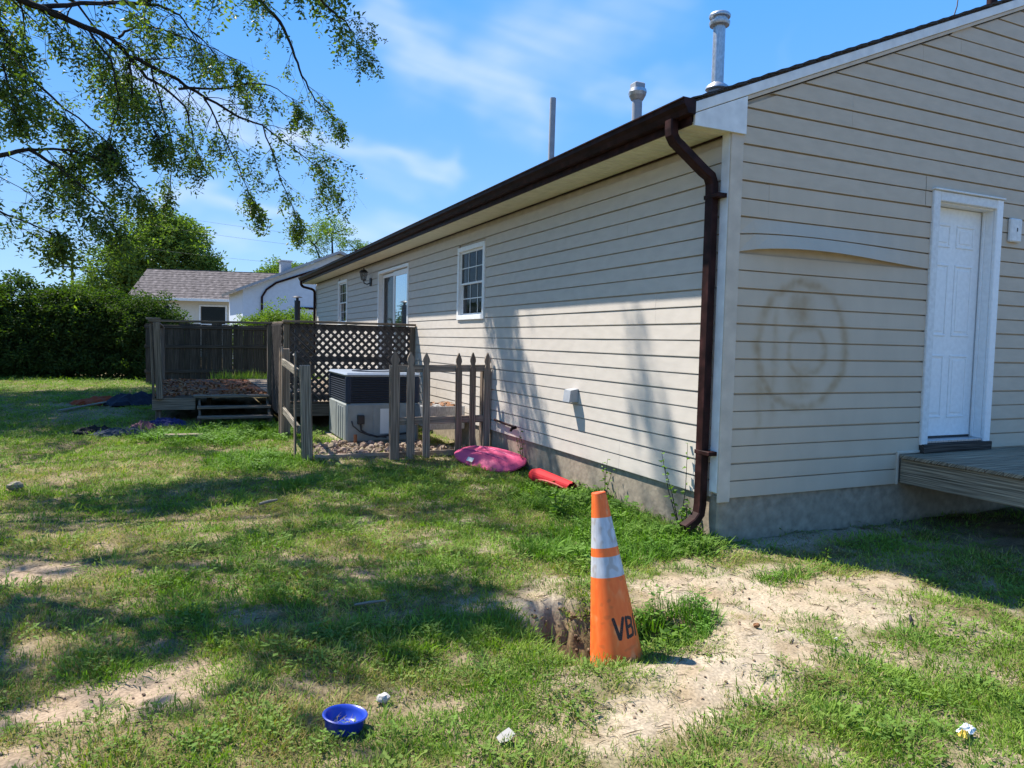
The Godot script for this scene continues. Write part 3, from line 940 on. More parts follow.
# ------------------------------------------------------------------ ground
# bare earth: centre x, z, radii, strength
const BARE := [
	[-0.75, 0.74, 0.52, 0.26, 1.0], [-0.36, 1.12, 0.50, 0.34, 0.9], [-0.20, 1.42, 0.38, 0.22, 0.9], [-1.02, 1.55, 0.34, 0.26, 1.0],
	[-1.45, 1.80, 0.34, 0.20, 1.0], [-1.86, 1.88, 0.34, 0.17, 1.0], [-2.12, 1.95, 0.22, 0.12, 0.8], [-1.44, 0.34, 0.22, 0.09, 0.9],
	[-1.80, 0.74, 0.22, 0.30, 1.0], [-2.06, 0.50, 0.20, 0.14, 0.6], [-3.80, 0.98, 0.42, 0.22, 1.0], [-3.55, 0.80, 0.24, 0.15, 0.95],
	[-4.40, -0.90, 0.42, 0.22, 0.95], [-3.26, 0.23, 0.18, 0.11, 0.7], [-2.40, 0.95, 0.14, 0.08, 0.7], [-2.62, 1.52, 0.20, 0.13, 0.6],
	[-2.34, 1.78, 0.15, 0.10, 0.7], [-4.05, 1.36, 0.2, 0.14, 0.9], [0.9, 0.14, 1.1, 0.16, 0.8], [2.5, 0.8, 0.7, 0.6, 0.7],
	[-1.94, -0.72, 0.18, 0.10, 0.6], [-2.60, -0.25, 0.17, 0.10, 0.6], [-2.97, -0.60, 0.15, 0.10, 0.6], [-1.2, 1.08, 0.14, 0.16, 0.5],
	[0.25, 1.22, 0.32, 0.16, 0.8], [-5.0, -12.4, 1.3, 0.5, 0.8], [-4.9, -10.6, 0.7, 1.2, 0.55], [-3.2, -5.6, 0.5, 0.12, 0.5],
	[-1.1, -5.0, 1.2, 0.7, 0.95], [-3.05, 1.05, 0.14, 0.08, 0.5],
	[-0.85, 1.20, 0.42, 0.34, 0.9], [-0.60, 1.75, 0.30, 0.14, 0.6], [-1.30, 1.66, 0.40, 0.18, 1.0], [-1.0, 0.95, 0.35, 0.25, 0.9], [0.12, 1.05, 0.6, 0.22, 0.85], [-0.55, 1.0, 0.5, 0.35, 1.0], [-0.35, 0.62, 0.5, 0.14, 0.8], [-1.65, 1.62, 0.25, 0.10, 0.8]]
# lush, longer grass and weeds: centre x, z, radii, strength
const LUSH := [[-0.35, -1.35, 0.45, 0.9, 0.8], [-0.95, -0.25, 0.5, 0.42, 0.7], [-0.30, -0.10, 0.35, 0.3, 0.9], [-1.36, 1.16, 0.24, 0.22, 1.0], [0.0, 0.74, 0.42, 0.12, 0.45], [-2.0, 0.86, 0.14, 0.12, 1.0], [-2.6, 0.85, 0.9, 0.28, 0.30], [-3.0, -7.0, 1.1, 1.0, 0.8], [-2.7, -4.6, 0.7, 0.8, 0.6], [-2.0, -0.1, 0.5, 0.35, 0.4], [-1.6, -2.9, 1.1, 0.9, 0.35]]

func blob(list: Array, x: float, z: float) -> float:
	var best := 0.0
	var w := 0.30 * nz.get_noise_2d(x * 90.0, z * 90.0) + 0.22 * nz2.get_noise_2d(x * 320.0, z * 320.0)
	for b in list:
		var dx: float = (x - b[0]) / b[2]
		if dx > 2.0 or dx < -2.0: continue
		var dz: float = (z - b[1]) / b[3]
		if dz > 2.0 or dz < -2.0: continue
		best = maxf(best, b[4] * (1.0 - smoothstep(0.60, 1.30, sqrt(dx * dx + dz * dz) + w)))
	return best

func hole(x: float, z: float) -> float:
	# the pit that the cone stands in: 0 outside, 1 at the bottom
	var w := 0.18 * nz.get_noise_2d(x * 130.0 + 40.0, z * 130.0) + 0.10 * nz2.get_noise_2d(x * 420.0, z * 420.0)
	var d1 := Vector2((x + 1.72) / 0.41, (z - 1.05) / 0.42).length()
	var d2 := Vector2((x + 1.34) / 0.27, (z - 1.18) / 0.26).length()
	return 1.0 - smoothstep(0.30, 1.05, minf(d1, d2 + 0.05) + w)

func ground_y(x: float, z: float) -> float:
	var near := 1.0 - smoothstep(9.0, 30.0, Vector2(x + 3.5, z).length())
	var y := 0.030 * nz.get_noise_2d(x * 22.0, z * 22.0) + near * 0.012 * nz2.get_noise_2d(x * 110.0, z * 110.0) + near * 0.007 * nz3.get_noise_2d(x * 420.0, z * 420.0)
	var d := Vector2((x + 1.55) / 0.62, (z - 1.1) / 0.58).length()
	y += 0.022 * exp(-pow((d - 1.0) / 0.35, 2.0))
	y += 0.02 * exp(-pow((x + 1.05) / 0.8, 2.0) - pow((z - 1.55) / 0.5, 2.0))
	y -= 0.29 * hole(x, z) * (1.0 + 0.12 * nz3.get_noise_2d(x * 700.0, z * 700.0))
	y -= 0.02
	return y

func build_ground() -> void:
	var xs := axis(-1.7, 3.3, 0.035, 900.0)
	var zs := axis(0.6, 3.4, 0.035, 900.0)
	var nx := xs.size()
	var nzv := zs.size()
	var v := PackedVector3Array()
	var c := PackedColorArray()
	v.resize(nx * nzv)
	c.resize(nx * nzv)
	for j in nzv:
		var z: float = zs[j]
		for i in nx:
			var x: float = xs[i]
			var y := ground_y(x, z) if absf(x) + absf(z) < 120.0 else -0.02
			v[j * nx + i] = Vector3(x, y, z)
			var b := blob(BARE, x, z)
			var hl := hole(x, z)
			var thin := maxf(smoothstep(0.0, 0.45, nz.get_noise_2d(x * 55.0 + 200.0, z * 55.0)) * 0.5, 0.6 * smoothstep(0.15, 0.5, nz2.get_noise_2d(x * 120.0 + 70.0, z * 120.0)))
			var k := clampf(maxf(b, thin), 0.0, 1.0)
			var sand := Vector3(0.56, 0.465, 0.335).lerp(Vector3(0.47, 0.37, 0.25), 0.5 + 0.5 * nz2.get_noise_2d(x * 60.0, z * 60.0))
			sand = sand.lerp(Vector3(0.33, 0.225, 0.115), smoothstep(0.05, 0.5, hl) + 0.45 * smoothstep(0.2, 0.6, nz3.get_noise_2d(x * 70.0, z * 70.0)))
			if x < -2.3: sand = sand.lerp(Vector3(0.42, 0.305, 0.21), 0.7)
			var thatch := Vector3(0.23, 0.18, 0.095).lerp(Vector3(0.13, 0.125, 0.05), 0.5 + 0.5 * nz2.get_noise_2d(x * 30.0 + 90.0, z * 30.0))
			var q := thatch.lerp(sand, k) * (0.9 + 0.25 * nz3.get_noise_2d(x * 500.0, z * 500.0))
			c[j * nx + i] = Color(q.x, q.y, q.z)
	var ids := PackedInt32Array()
	for j in nzv - 1:
		for i in nx - 1:
			var a := j * nx + i
			ids.append_array([a, a + 1, a + nx, a + 1, a + nx + 1, a + nx])
	var nrm := PackedVector3Array()
	nrm.resize(v.size())
	for j in nzv:
		for i in nx:
			var l := v[j * nx + maxi(i - 1, 0)]
			var r := v[j * nx + mini(i + 1, nx - 1)]
			var u := v[maxi(j - 1, 0) * nx + i]
			var d := v[mini(j + 1, nzv - 1) * nx + i]
			nrm[j * nx + i] = (d - u).cross(r - l).normalized()
	var arr := []
	arr.resize(Mesh.ARRAY_MAX)
	arr[Mesh.ARRAY_VERTEX] = v
	arr[Mesh.ARRAY_NORMAL] = nrm
	arr[Mesh.ARRAY_COLOR] = c
	arr[Mesh.ARRAY_INDEX] = ids
	var me := ArrayMesh.new()
	me.add_surface_from_arrays(Mesh.PRIMITIVE_TRIANGLES, arr)
	tag(put_mesh("ground", me, M.soil), "patchy lawn soil with bare sand around the traffic cone", "ground", "", "structure")

func axis(mid: float, half: float, step: float, far: float) -> Array:
	# coordinates that are dense round mid and spread out to +-far
	var right := []
	var s := step
	var p := 0.0
	while p < far:
		right.append(p)
		p += s
		if p > half: s *= 1.06
	right.append(far)
	var out := []
	for i in range(right.size() - 1, 0, -1): out.append(mid - right[i])
	for q in right: out.append(mid + q)
	return out

# ------------------------------------------------------------------ grass
func blade(mb: MB, base: Vector3, dir: Vector3, w: float, bend: float) -> void:
	# a folded tapering blade in two segments
	var side := dir.cross(Vector3.UP).normalized() if absf(dir.normalized().y) < 0.98 else Vector3.RIGHT
	side = side.rotated(Vector3.UP, rng.randf_range(-0.9, 0.9))
	var mid := base + dir * 0.55 + Vector3.UP * 0.0
	var flat_dir := Vector3(dir.x, 0, dir.z)
	var tip := base + dir + flat_dir * bend - Vector3.UP * dir.length() * bend * 0.45
	mb.flat(base - side * w * 0.5, base + side * w * 0.5, mid + side * w * 0.45)
	mb.flat(base - side * w * 0.5, mid + side * w * 0.45, mid - side * w * 0.45)
	mb.flat(mid - side * w * 0.45, mid + side * w * 0.45, tip)

func tuft(count: int, spread: float, h0: float, h1: float, lean: float, w: float, tint := 0.15) -> ArrayMesh:
	var mb := MB.new()
	for i in count:
		var an := rng.randf() * TAU
		var r := sqrt(rng.randf()) * spread
		var hh := rng.randf_range(h0, h1)
		var le := rng.randf_range(0.1, lean)
		var dir := Vector3(cos(an + rng.randf_range(-1, 1)) * le, 1.0, sin(an + rng.randf_range(-1, 1)) * le).normalized() * hh
		var t := rng.randf_range(1.0 - tint, 1.0 + tint)
		mb.col = Color(t, t, t * rng.randf_range(0.9, 1.1))
		blade(mb, Vector3(cos(an) * r, -0.01, sin(an) * r), dir, w * rng.randf_range(0.7, 1.3), rng.randf_range(0.0, 0.5))
	return mb.mesh()

func weedlet(count: int, size: float, hgt: float) -> ArrayMesh:
	# small oval leaves on short stalks: clover and plantain
	var mb := MB.new()
	for i in count:
		var an := rng.randf() * TAU
		var r := rng.randf_range(0.01, 0.055)
		var y := rng.randf_range(0.2, 1.0) * hgt
		var c := Vector3(cos(an) * r, y, sin(an) * r)
		var d := Vector3(cos(an), rng.randf_range(-0.2, 0.7), sin(an)).normalized() * size * rng.randf_range(0.6, 1.2)
		var s := d.cross(Vector3.UP).normalized() * size * 0.32
		var t := rng.randf_range(0.8, 1.2)
		mb.col = Color(t, t, t)
		var a := c
		var m1 := c + d * 0.5 + s
		var m2 := c + d * 0.5 - s
		var e := c + d
		mb.flat(a, m1, e)
		mb.flat(a, e, m2)
		mb.col = Color(t * 0.8, t * 0.8, t * 0.7)
		mb.flat(Vector3(0, -0.01, 0), c, c + Vector3(0.002, 0, 0.002))
	return mb.mesh()

func multi(called: String, me: Mesh, xs: Array, cols: Array, m: Material, parent: Node) -> MultiMeshInstance3D:
	var mm := MultiMesh.new()
	mm.transform_format = MultiMesh.TRANSFORM_3D
	mm.use_colors = true
	mm.mesh = me
	mm.instance_count = xs.size()
	for i in xs.size():
		mm.set_instance_transform(i, xs[i])
		mm.set_instance_color(i, cols[i])
	var o := MultiMeshInstance3D.new()
	o.multimesh = mm
	o.material_override = m
	o.name = numbered(called, parent)
	parent.add_child(o, true)
	return o

func baked(called: String, me: ArrayMesh, xs: Array, cols: Array, m: Material, parent: Node) -> MeshInstance3D:
	# many copies of a small mesh joined into one mesh
	var a := me.surface_get_arrays(0)
	var bv: PackedVector3Array = a[Mesh.ARRAY_VERTEX]
	var bn: PackedVector3Array = a[Mesh.ARRAY_NORMAL]
	var bc: PackedColorArray = a[Mesh.ARRAY_COLOR]
	var v := PackedVector3Array()
	var n := PackedVector3Array()
	var c := PackedColorArray()
	for i in xs.size():
		var xf: Transform3D = xs[i]
		v.append_array(xf * bv)
		n.append_array(Transform3D(xf.basis.orthonormalized(), Vector3.ZERO) * bn)
		var q: Color = cols[i]
		for k in bc.size(): c.append(q * bc[k])
	var arr := []
	arr.resize(Mesh.ARRAY_MAX)
	arr[Mesh.ARRAY_VERTEX] = v
	arr[Mesh.ARRAY_NORMAL] = n
	arr[Mesh.ARRAY_COLOR] = c
	var out := ArrayMesh.new()
	out.add_surface_from_arrays(Mesh.PRIMITIVE_TRIANGLES, arr)
	return put_mesh(called, out, m, parent)

func in_house(x: float, z: float, pad: float) -> bool:
	return x > -pad and z < pad and z > -HOUSE_L - pad

func build_grass() -> void:
	var kinds := [
		tuft(46, 0.10, 0.010, 0.032, 1.3, 0.0032, 0.3), tuft(42, 0.10, 0.014, 0.040, 1.7, 0.0032, 0.3),       # lawn
		tuft(38, 0.10, 0.010, 0.030, 2.4, 0.0024, 0.3), tuft(24, 0.10, 0.018, 0.050, 1.7, 0.0020, 0.3),           # straw
		tuft(34, 0.075, 0.03, 0.095, 1.0, 0.0042, 0.3), weedlet(16, 0.018, 0.028), weedlet(22, 0.028, 0.075)]
	var xf := []
	var co := []
	for k in kinds.size():
		xf.append([])
		co.append([])
	var total := 135000
	var r0 := 1.5
	var r1 := 27.0
	# radii spread so that the lawn thins out with distance, while the tufts grow a little
	for i in total:
		var u := rng.randf()
		var r: float
		if u < 0.17: r = sqrt(lerpf(r0 * r0, 3.6 * 3.6, u / 0.17))
		else: r = pow(lerpf(pow(3.6, 0.5), pow(r1, 0.5), (u - 0.17) / 0.83), 2.0)
		var an := deg_to_rad(rng.randf_range(-26.0, 72.0))
		var x := CAM.x + sin(an) * r
		var z := CAM.z - cos(an) * r
		if in_house(x, z, -0.03): continue
		if x > -3.9 and x < 0.0 and z < -8.85 and z > -14.2: continue
		if x > -2.1 and z < -7.5 and z > -14.2: continue
		if x > -1.5 and x < -0.4 and z < -5.55 and z > -6.9: continue
		if Vector2(x + 3.0, z - 1.52).length() < 0.12: continue
		var bare := blob(BARE, x, z)
		var lush := blob(LUSH, x, z)
		var hl := hole(x, z)
		bare = maxf(bare * (1.0 - lush * 0.85), smoothstep(0.15, 0.5, hl) * 0.86 * (1.0 - lush))
		var thin := maxf(smoothstep(0.0, 0.45, nz.get_noise_2d(x * 55.0 + 200.0, z * 55.0)), 0.9 * smoothstep(0.15, 0.5, nz2.get_noise_2d(x * 120.0 + 70.0, z * 120.0))) * (1.0 - lush)
		var keep := maxf(1.0 - bare * 1.06, 0.13) * (1.0 - 0.64 * thin)
		var patchy := nz2.get_noise_2d(x * 190.0, z * 190.0) + 0.5 * nz3.get_noise_2d(x * 75.0, z * 75.0)
		keep *= clampf(0.66 + 0.95 * patchy + 0.35 * lush, 0.05, 1.0)
		if x > 1.85 and z < 1.7: keep *= 0.4
		if rng.randf() > keep: continue
		var dry := smoothstep(-0.32, 0.38, nz3.get_noise_2d(x * 28.0 + 60.0, z * 28.0) + 0.30 * nz.get_noise_2d(x * 150.0, z * 150.0) + (0.22 if x < -2.9 and z > 0.2 else 0.0) - lush * 0.9 - (0.35 if z < -5.0 else 0.0) - (0.30 if x > -1.3 and z > 1.4 else 0.0))
		var kind := 0
		var q := rng.randf()
		if q < dry * 0.56: kind = 2 + (rng.randi() % 2)
		elif lush > 0.4 and q < 0.75: kind = 4 if rng.randf() < 0.88 else 6
		elif q > 0.93: kind = 5
		else: kind = rng.randi() % 2
		var s: float = rng.randf_range(0.75, 1.25) * (1.0 + 0.3 * lush) * clampf(0.95 + 0.75 * patchy, 0.5, 1.6) * (1.0 - 0.35 * bare)
		if kind == 4 or kind == 6: s *= 0.75
		if x > -0.35 and z < 0.3 and z > -3.0 and x < 0.0: s *= 1.15
		var wide := pow(maxf(r, 3.0) / 3.0, 0.42)
		var b := Basis(Vector3.UP, rng.randf() * TAU).scaled(Vector3(s * wide, s * (0.85 + 0.15 * wide), s * wide))
		b = Basis(Vector3(rng.randf_range(-1, 1), 0, rng.randf_range(-1, 1)).normalized(), rng.randf_range(0, 0.35)) * b
		xf[kind].append(Transform3D(b, Vector3(x, ground_y(x, z), z)))
		var tone := 0.5 + 0.5 * nz.get_noise_2d(x * 70.0 + 10.0, z * 70.0 + 30.0)
		var c: Vector3
		if kind == 2 or kind == 3:
			c = Vector3(0.50, 0.39, 0.19).lerp(Vector3(0.36, 0.32, 0.11), rng.randf())
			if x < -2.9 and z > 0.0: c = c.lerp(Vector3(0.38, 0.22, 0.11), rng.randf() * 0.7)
		else:
			c = Vector3(0.11, 0.215, 0.032).lerp(Vector3(0.275, 0.385, 0.058), tone)
			c = c.lerp(Vector3(0.34, 0.33, 0.09), dry * 0.45 * rng.randf())
			if lush > 0.4: c = c.lerp(Vector3(0.105, 0.235, 0.03), 0.5)
			if kind >= 5: c = c.lerp(Vector3(0.075, 0.150, 0.03), 0.5)
		c *= rng.randf_range(0.8, 1.2)
		co[kind].append(Color(c.x, c.y, c.z))
	# the thick tuft of grass and weeds growing in the right side of the pit
	for i in 230:
		var an := rng.randf() * TAU
		var r := sqrt(rng.randf())
		var x := -1.32 + cos(an) * r * 0.25
		var z := 1.17 + sin(an) * r * 0.21
		var kind := 4 if rng.randf() < 0.7 else 6
		var s := rng.randf_range(0.8, 1.5)
		xf[kind].append(Transform3D(Basis(Vector3.UP, rng.randf() * TAU).scaled(Vector3(s * 0.7, s * 1.2, s * 0.7)), Vector3(x, ground_y(x, z), z)))
		var c := Vector3(0.09, 0.20, 0.03).lerp(Vector3(0.16, 0.29, 0.05), rng.randf())
		co[kind].append(Color(c.x, c.y, c.z))
	# the thick green growth along the foundation
	for i in 420:
		var x := -0.06 - absf(rng.randfn()) * 0.28
		var z := rng.randf_range(-2.3, 0.15)
		if z > -0.9: x -= rng.randf() * 0.5
		if nz2.get_noise_2d(x * 150.0, z * 150.0) < -0.25: continue
		var kind := 4 if rng.randf() < 0.8 else 6
		var s := rng.randf_range(0.7, 1.5)
		xf[kind].append(Transform3D(Basis(Vector3.UP, rng.randf() * TAU).scaled(Vector3(s, s * 1.1, s)), Vector3(x, ground_y(x, z), z)))
		var c := Vector3(0.085, 0.19, 0.027).lerp(Vector3(0.17, 0.29, 0.045), rng.randf())
		co[kind].append(Color(c.x, c.y, c.z))
	var names := ["lawn_grass", "lawn_grass", "dry_grass", "dry_grass", "long_grass", "clover", "broadleaf_weeds"]
	var labels := ["short green lawn grass covering the yard", "slightly longer green lawn grass covering the yard", "short straw coloured dead grass across the lawn", "fine straw coloured dead grass across the lawn", "long lush grass along the house wall and pit", "small low clover leaves dotted through the lawn", "broad leafed weeds along the wall and in the pit"]
	for k in kinds.size():
		var o := multi(names[k], kinds[k], xf[k], co[k], M.grass, self)
		tag(o, labels[k], "grass" if k < 5 else "weeds", "", "stuff")
		print(names[k], " ", xf[k].size())

# ------------------------------------------------------------------ timber work
func pick(list: Array) -> Material:
	return list[rng.randi() % list.size()]

func plank(called: String, a: Vector3, b: Vector3, w: float, t: float, m: Material, parent: Node, bev := 0.004, up := Vector3.UP) -> MeshInstance3D:
	var mb := MB.new()
	mb.bar(a, b, w, t, bev, up, Vector2(rng.randf() * 5.0, rng.randf() * 5.0))
	return put(called, mb, m, parent)

func build_door_platform() -> void:
	var p := thing("door_platform", "low weathered plank platform below the white back door", "platform", Vector3(1.88, 0, 0.012))
	# boards run along the wall, their ends showing over the side rim
	var z := 0.012
	while z < 1.75:
		plank("deck_board", Vector3(-0.03 + rng.randf_range(-0.008, 0.008), 0.537, z + 0.069), Vector3(1.85, 0.537 + rng.randf_range(-0.002, 0.003), z + 0.069), 0.134, 0.032, pick(M.mossy), p, 0.005)
		z += 0.1385
	plank("rim_board", Vector3(0.020, 0.416, 0.0), Vector3(0.020, 0.416, 1.74), 0.040, 0.205, M.mossy[0], p, 0.005)
	plank("rim_board", Vector3(1.80, 0.416, 0.0), Vector3(1.80, 0.416, 1.74), 0.040, 0.205, M.mossy[1], p, 0.005)
	plank("rim_board", Vector3(0.041, 0.416, 1.72), Vector3(1.779, 0.416, 1.72), 0.036, 0.203, M.mossy[0], p, 0.005)
	plank("ledger", Vector3(0.045, 0.416, 0.022), Vector3(1.775, 0.416, 0.022), 0.036, 0.20, M.mossy[1], p, 0.005)
	for x in [0.09, 1.73]: plank("leg", Vector3(x, -0.1, 1.64), Vector3(x, 0.515, 1.64), 0.09, 0.09, M.mossy[1], p, 0.006, Vector3.RIGHT)

func lattice_panel(p: Node, o: Vector3, ax: Vector3, wid: float, y0: float, y1: float, out: Vector3) -> void:
	# crossed diagonal slats clipped to a rectangle
	var hgt := y1 - y0
	var step := 0.086 * 1.4142
	for layer in 2:
		var s := -hgt
		while s < wid:
			var a := Vector2(s, 0) if layer == 0 else Vector2(s, hgt)
			var b := Vector2(s + hgt, hgt) if layer == 0 else Vector2(s + hgt, 0)
			# clip to 0..wid
			if a.x < 0.0: a = a.lerp(b, -a.x / (b.x - a.x))
			if b.x > wid: b = a.lerp(b, (wid - a.x) / (b.x - a.x))
			if b.x - a.x > 0.03:
				var off := out * (0.004 + 0.009 * layer)
				plank("lattice_slat", o + ax * a.x + Vector3.UP * (y0 + a.y) + off, o + ax * b.x + Vector3.UP * (y0 + b.y) + off, 0.042, 0.008, M.lattice, p, 0.001, out)
			s += step

func build_yard_deck() -> void:
	var p := thing("yard_deck", "old wooden deck with lattice railing, two steps and litter-strewn boards", "deck")
	# boards: the open bay on the left with the steps, and the bay along the house behind the lattice
	var z := -9.0
	while z > -13.9:
		plank("deck_board", Vector3(-3.90 + rng.randf_range(-0.02, 0.02), 0.385 + rng.randf_range(-0.004, 0.006), z), Vector3(-2.12, 0.385, z), 0.136, 0.03, M.red_board[2] if z > -9.1 else M.red_board[rng.randi() % 2] if rng.randf() < 0.85 else M.red_board[2], p)
		z -= 0.142
	z = -7.56
	while z > -13.9:
		plank("deck_board", Vector3(-2.09, 0.386 + rng.randf_range(-0.003, 0.004), z), Vector3(-0.03, 0.386, z), 0.136, 0.03, pick(M.wood), p)
		z -= 0.142
	plank("rim_board", Vector3(-3.93, 0.275, -8.905), Vector3(-3.29, 0.275, -8.905), 0.04, 0.195, M.wood[2], p)
	plank("rim_board", Vector3(-3.89, 0.275, -8.93), Vector3(-3.89, 0.275, -13.9), 0.04, 0.19, M.wood[1], p)
	plank("rim_board", Vector3(-2.10, 0.275, -7.48), Vector3(-0.03, 0.275, -7.48), 0.04, 0.19, M.wood[1], p)
	plank("rim_board", Vector3(-2.085, 0.275, -7.51), Vector3(-2.085, 0.275, -8.88), 0.04, 0.188, M.wood[1], p)
	for q in [Vector3(-3.84, 0, -9.0), Vector3(-3.84, 0, -13.8), Vector3(-2.15, 0, -13.8), Vector3(-0.2, 0, -13.8), Vector3(-3.0, 0, -11.2), Vector3(-0.4, 0, -7.56)]:
		plank("leg", q + Vector3(0, -0.1, 0), q + Vector3(0, 0.365, 0), 0.09, 0.09, M.wood[1], p, 0.005, Vector3.RIGHT)
	# posts
	plank("post", Vector3(-3.815, 0.36, -8.86), Vector3(-3.860, 1.59, -8.83), 0.10, 0.10, M.wood[0], p, 0.008, Vector3.RIGHT)
	plank("post_facing", Vector3(-3.905, 0.37, -8.86), Vector3(-3.945, 1.56, -8.83), 0.035, 0.115, M.wood[1], p, 0.005, Vector3.FORWARD)
	plank("post", Vector3(-2.115, -0.1, -8.90), Vector3(-2.12, 1.615, -8.90), 0.105, 0.10, M.wood[1], p, 0.008, Vector3.RIGHT)
	plank("post", Vector3(-2.04, -0.1, -7.49), Vector3(-2.04, 1.60, -7.49), 0.09, 0.09, M.wood[1], p, 0.008, Vector3.RIGHT)
	plank("post", Vector3(-0.055, 0.30, -7.49), Vector3(-0.055, 1.61, -7.49), 0.09, 0.09, M.wood[1], p, 0.008, Vector3.RIGHT)
	plank("post", Vector3(-3.86, 0.36, -13.8), Vector3(-3.86, 1.55, -13.8), 0.09, 0.09, M.wood[1], p, 0.008, Vector3.RIGHT)
	# cap rails
	plank("cap_rail", Vector3(-3.98, 1.612, -8.85), Vector3(-2.05, 1.632, -8.90), 0.14, 0.034, M.wood[1], p)
	plank("cap_rail", Vector3(-2.05, 1.632, -8.97), Vector3(-2.05, 1.622, -7.42), 0.10, 0.034, M.wood[1], p)
	plank("cap_rail", Vector3(-2.10, 1.6425, -7.45), Vector3(-0.02, 1.6425, -7.45), 0.13, 0.034, M.wood[1], p)
	plank("cap_rail", Vector3(-3.90, 1.598, -8.92), Vector3(-3.90, 1.575, -13.85), 0.13, 0.034, M.wood[1], p)
	plank("cap_block", Vector3(-4.01, 1.647, -8.85), Vector3(-3.80, 1.647, -8.85), 0.15, 0.03, M.wood[2], p)
	# rails that carry the lattice
	for y in [0.48, 1.07, 1.57]:
		plank("rail", Vector3(-1.995, y, -7.50), Vector3(-0.10, y, -7.50), 0.036, 0.085, M.lattice, p)
	for y in [0.48, 1.57]:
		plank("rail", Vector3(-2.07, y, -7.54), Vector3(-2.07, y, -8.85), 0.036, 0.085, M.lattice, p)
	lattice_panel(p, Vector3(-2.0, 0, -7.475), Vector3.RIGHT, 1.93, 0.42, 1.60, Vector3.BACK)
	lattice_panel(p, Vector3(-2.095, 0, -7.50), Vector3.FORWARD, 1.36, 0.20, 1.60, Vector3.LEFT)
	var lx := []
	var lc := []
	for i in 120:
		lx.append(Transform3D(Basis(Vector3.UP, rng.randf() * TAU) * Basis(Vector3.RIGHT, rng.randf_range(-0.1, 0.1)), Vector3(rng.randf_range(-3.85, -2.2), 0.405 + rng.randf() * 0.006, -8.95 - pow(rng.randf(), 1.3) * 4.5)))
		var c := Vector3(0.20, 0.075, 0.03).lerp(Vector3(0.30, 0.15, 0.06), rng.randf())
		lc.append(Color(c.x, c.y, c.z))
	var lm := MB.new()
	for k in 7: leaf(lm, Vector3(rng.randf_range(-0.06, 0.06), rng.randf() * 0.02, rng.randf_range(-0.06, 0.06)), Vector3(rng.randf_range(-1, 1), 0.04, rng.randf_range(-1, 1)).normalized() * 0.09, 0.05, 0.08)
	tag(multi("deck_leaves", lm.mesh(), lx, lc, M.dead_leaf, self), "brown dead leaves drifted over the deck boards", "leaves", "", "stuff")
	# steps
	for s in [[0.095, -8.42], [0.235, -8.66]]:
		plank("tread", Vector3(-3.27, s[0] + 0.0, s[1]), Vector3(-2.14, s[0], s[1]), 0.24, 0.036, M.wood[0], p)
	plank("tread", Vector3(-3.32, 0.402, -8.86), Vector3(-2.14, 0.402, -8.86), 0.20, 0.034, M.wood[2], p)
	for x in [-3.235, -2.175]:
		plank("stringer", Vector3(x, 0.0, -8.36), Vector3(x, 0.29, -8.86), 0.035, 0.14, M.wood[1], p)

func picket_outline(w: float, top: float) -> PackedVector2Array:
	var a := w * 0.5
	return PackedVector2Array([Vector2(-a, 0), Vector2(a, 0), Vector2(a, top - 0.215), Vector2(a * 0.98, top - 0.20), Vector2(a * 0.62, top - 0.165), Vector2(a * 0.60, top - 0.15), Vector2(a * 0.92, top - 0.105), Vector2(a * 0.86, top - 0.075), Vector2(a * 0.10, top), Vector2(-a * 0.10, top), Vector2(-a * 0.86, top - 0.075), Vector2(-a * 0.92, top - 0.105), Vector2(-a * 0.60, top - 0.15), Vector2(-a * 0.62, top - 0.165), Vector2(-a * 0.98, top - 0.20), Vector2(-a, top - 0.215)])

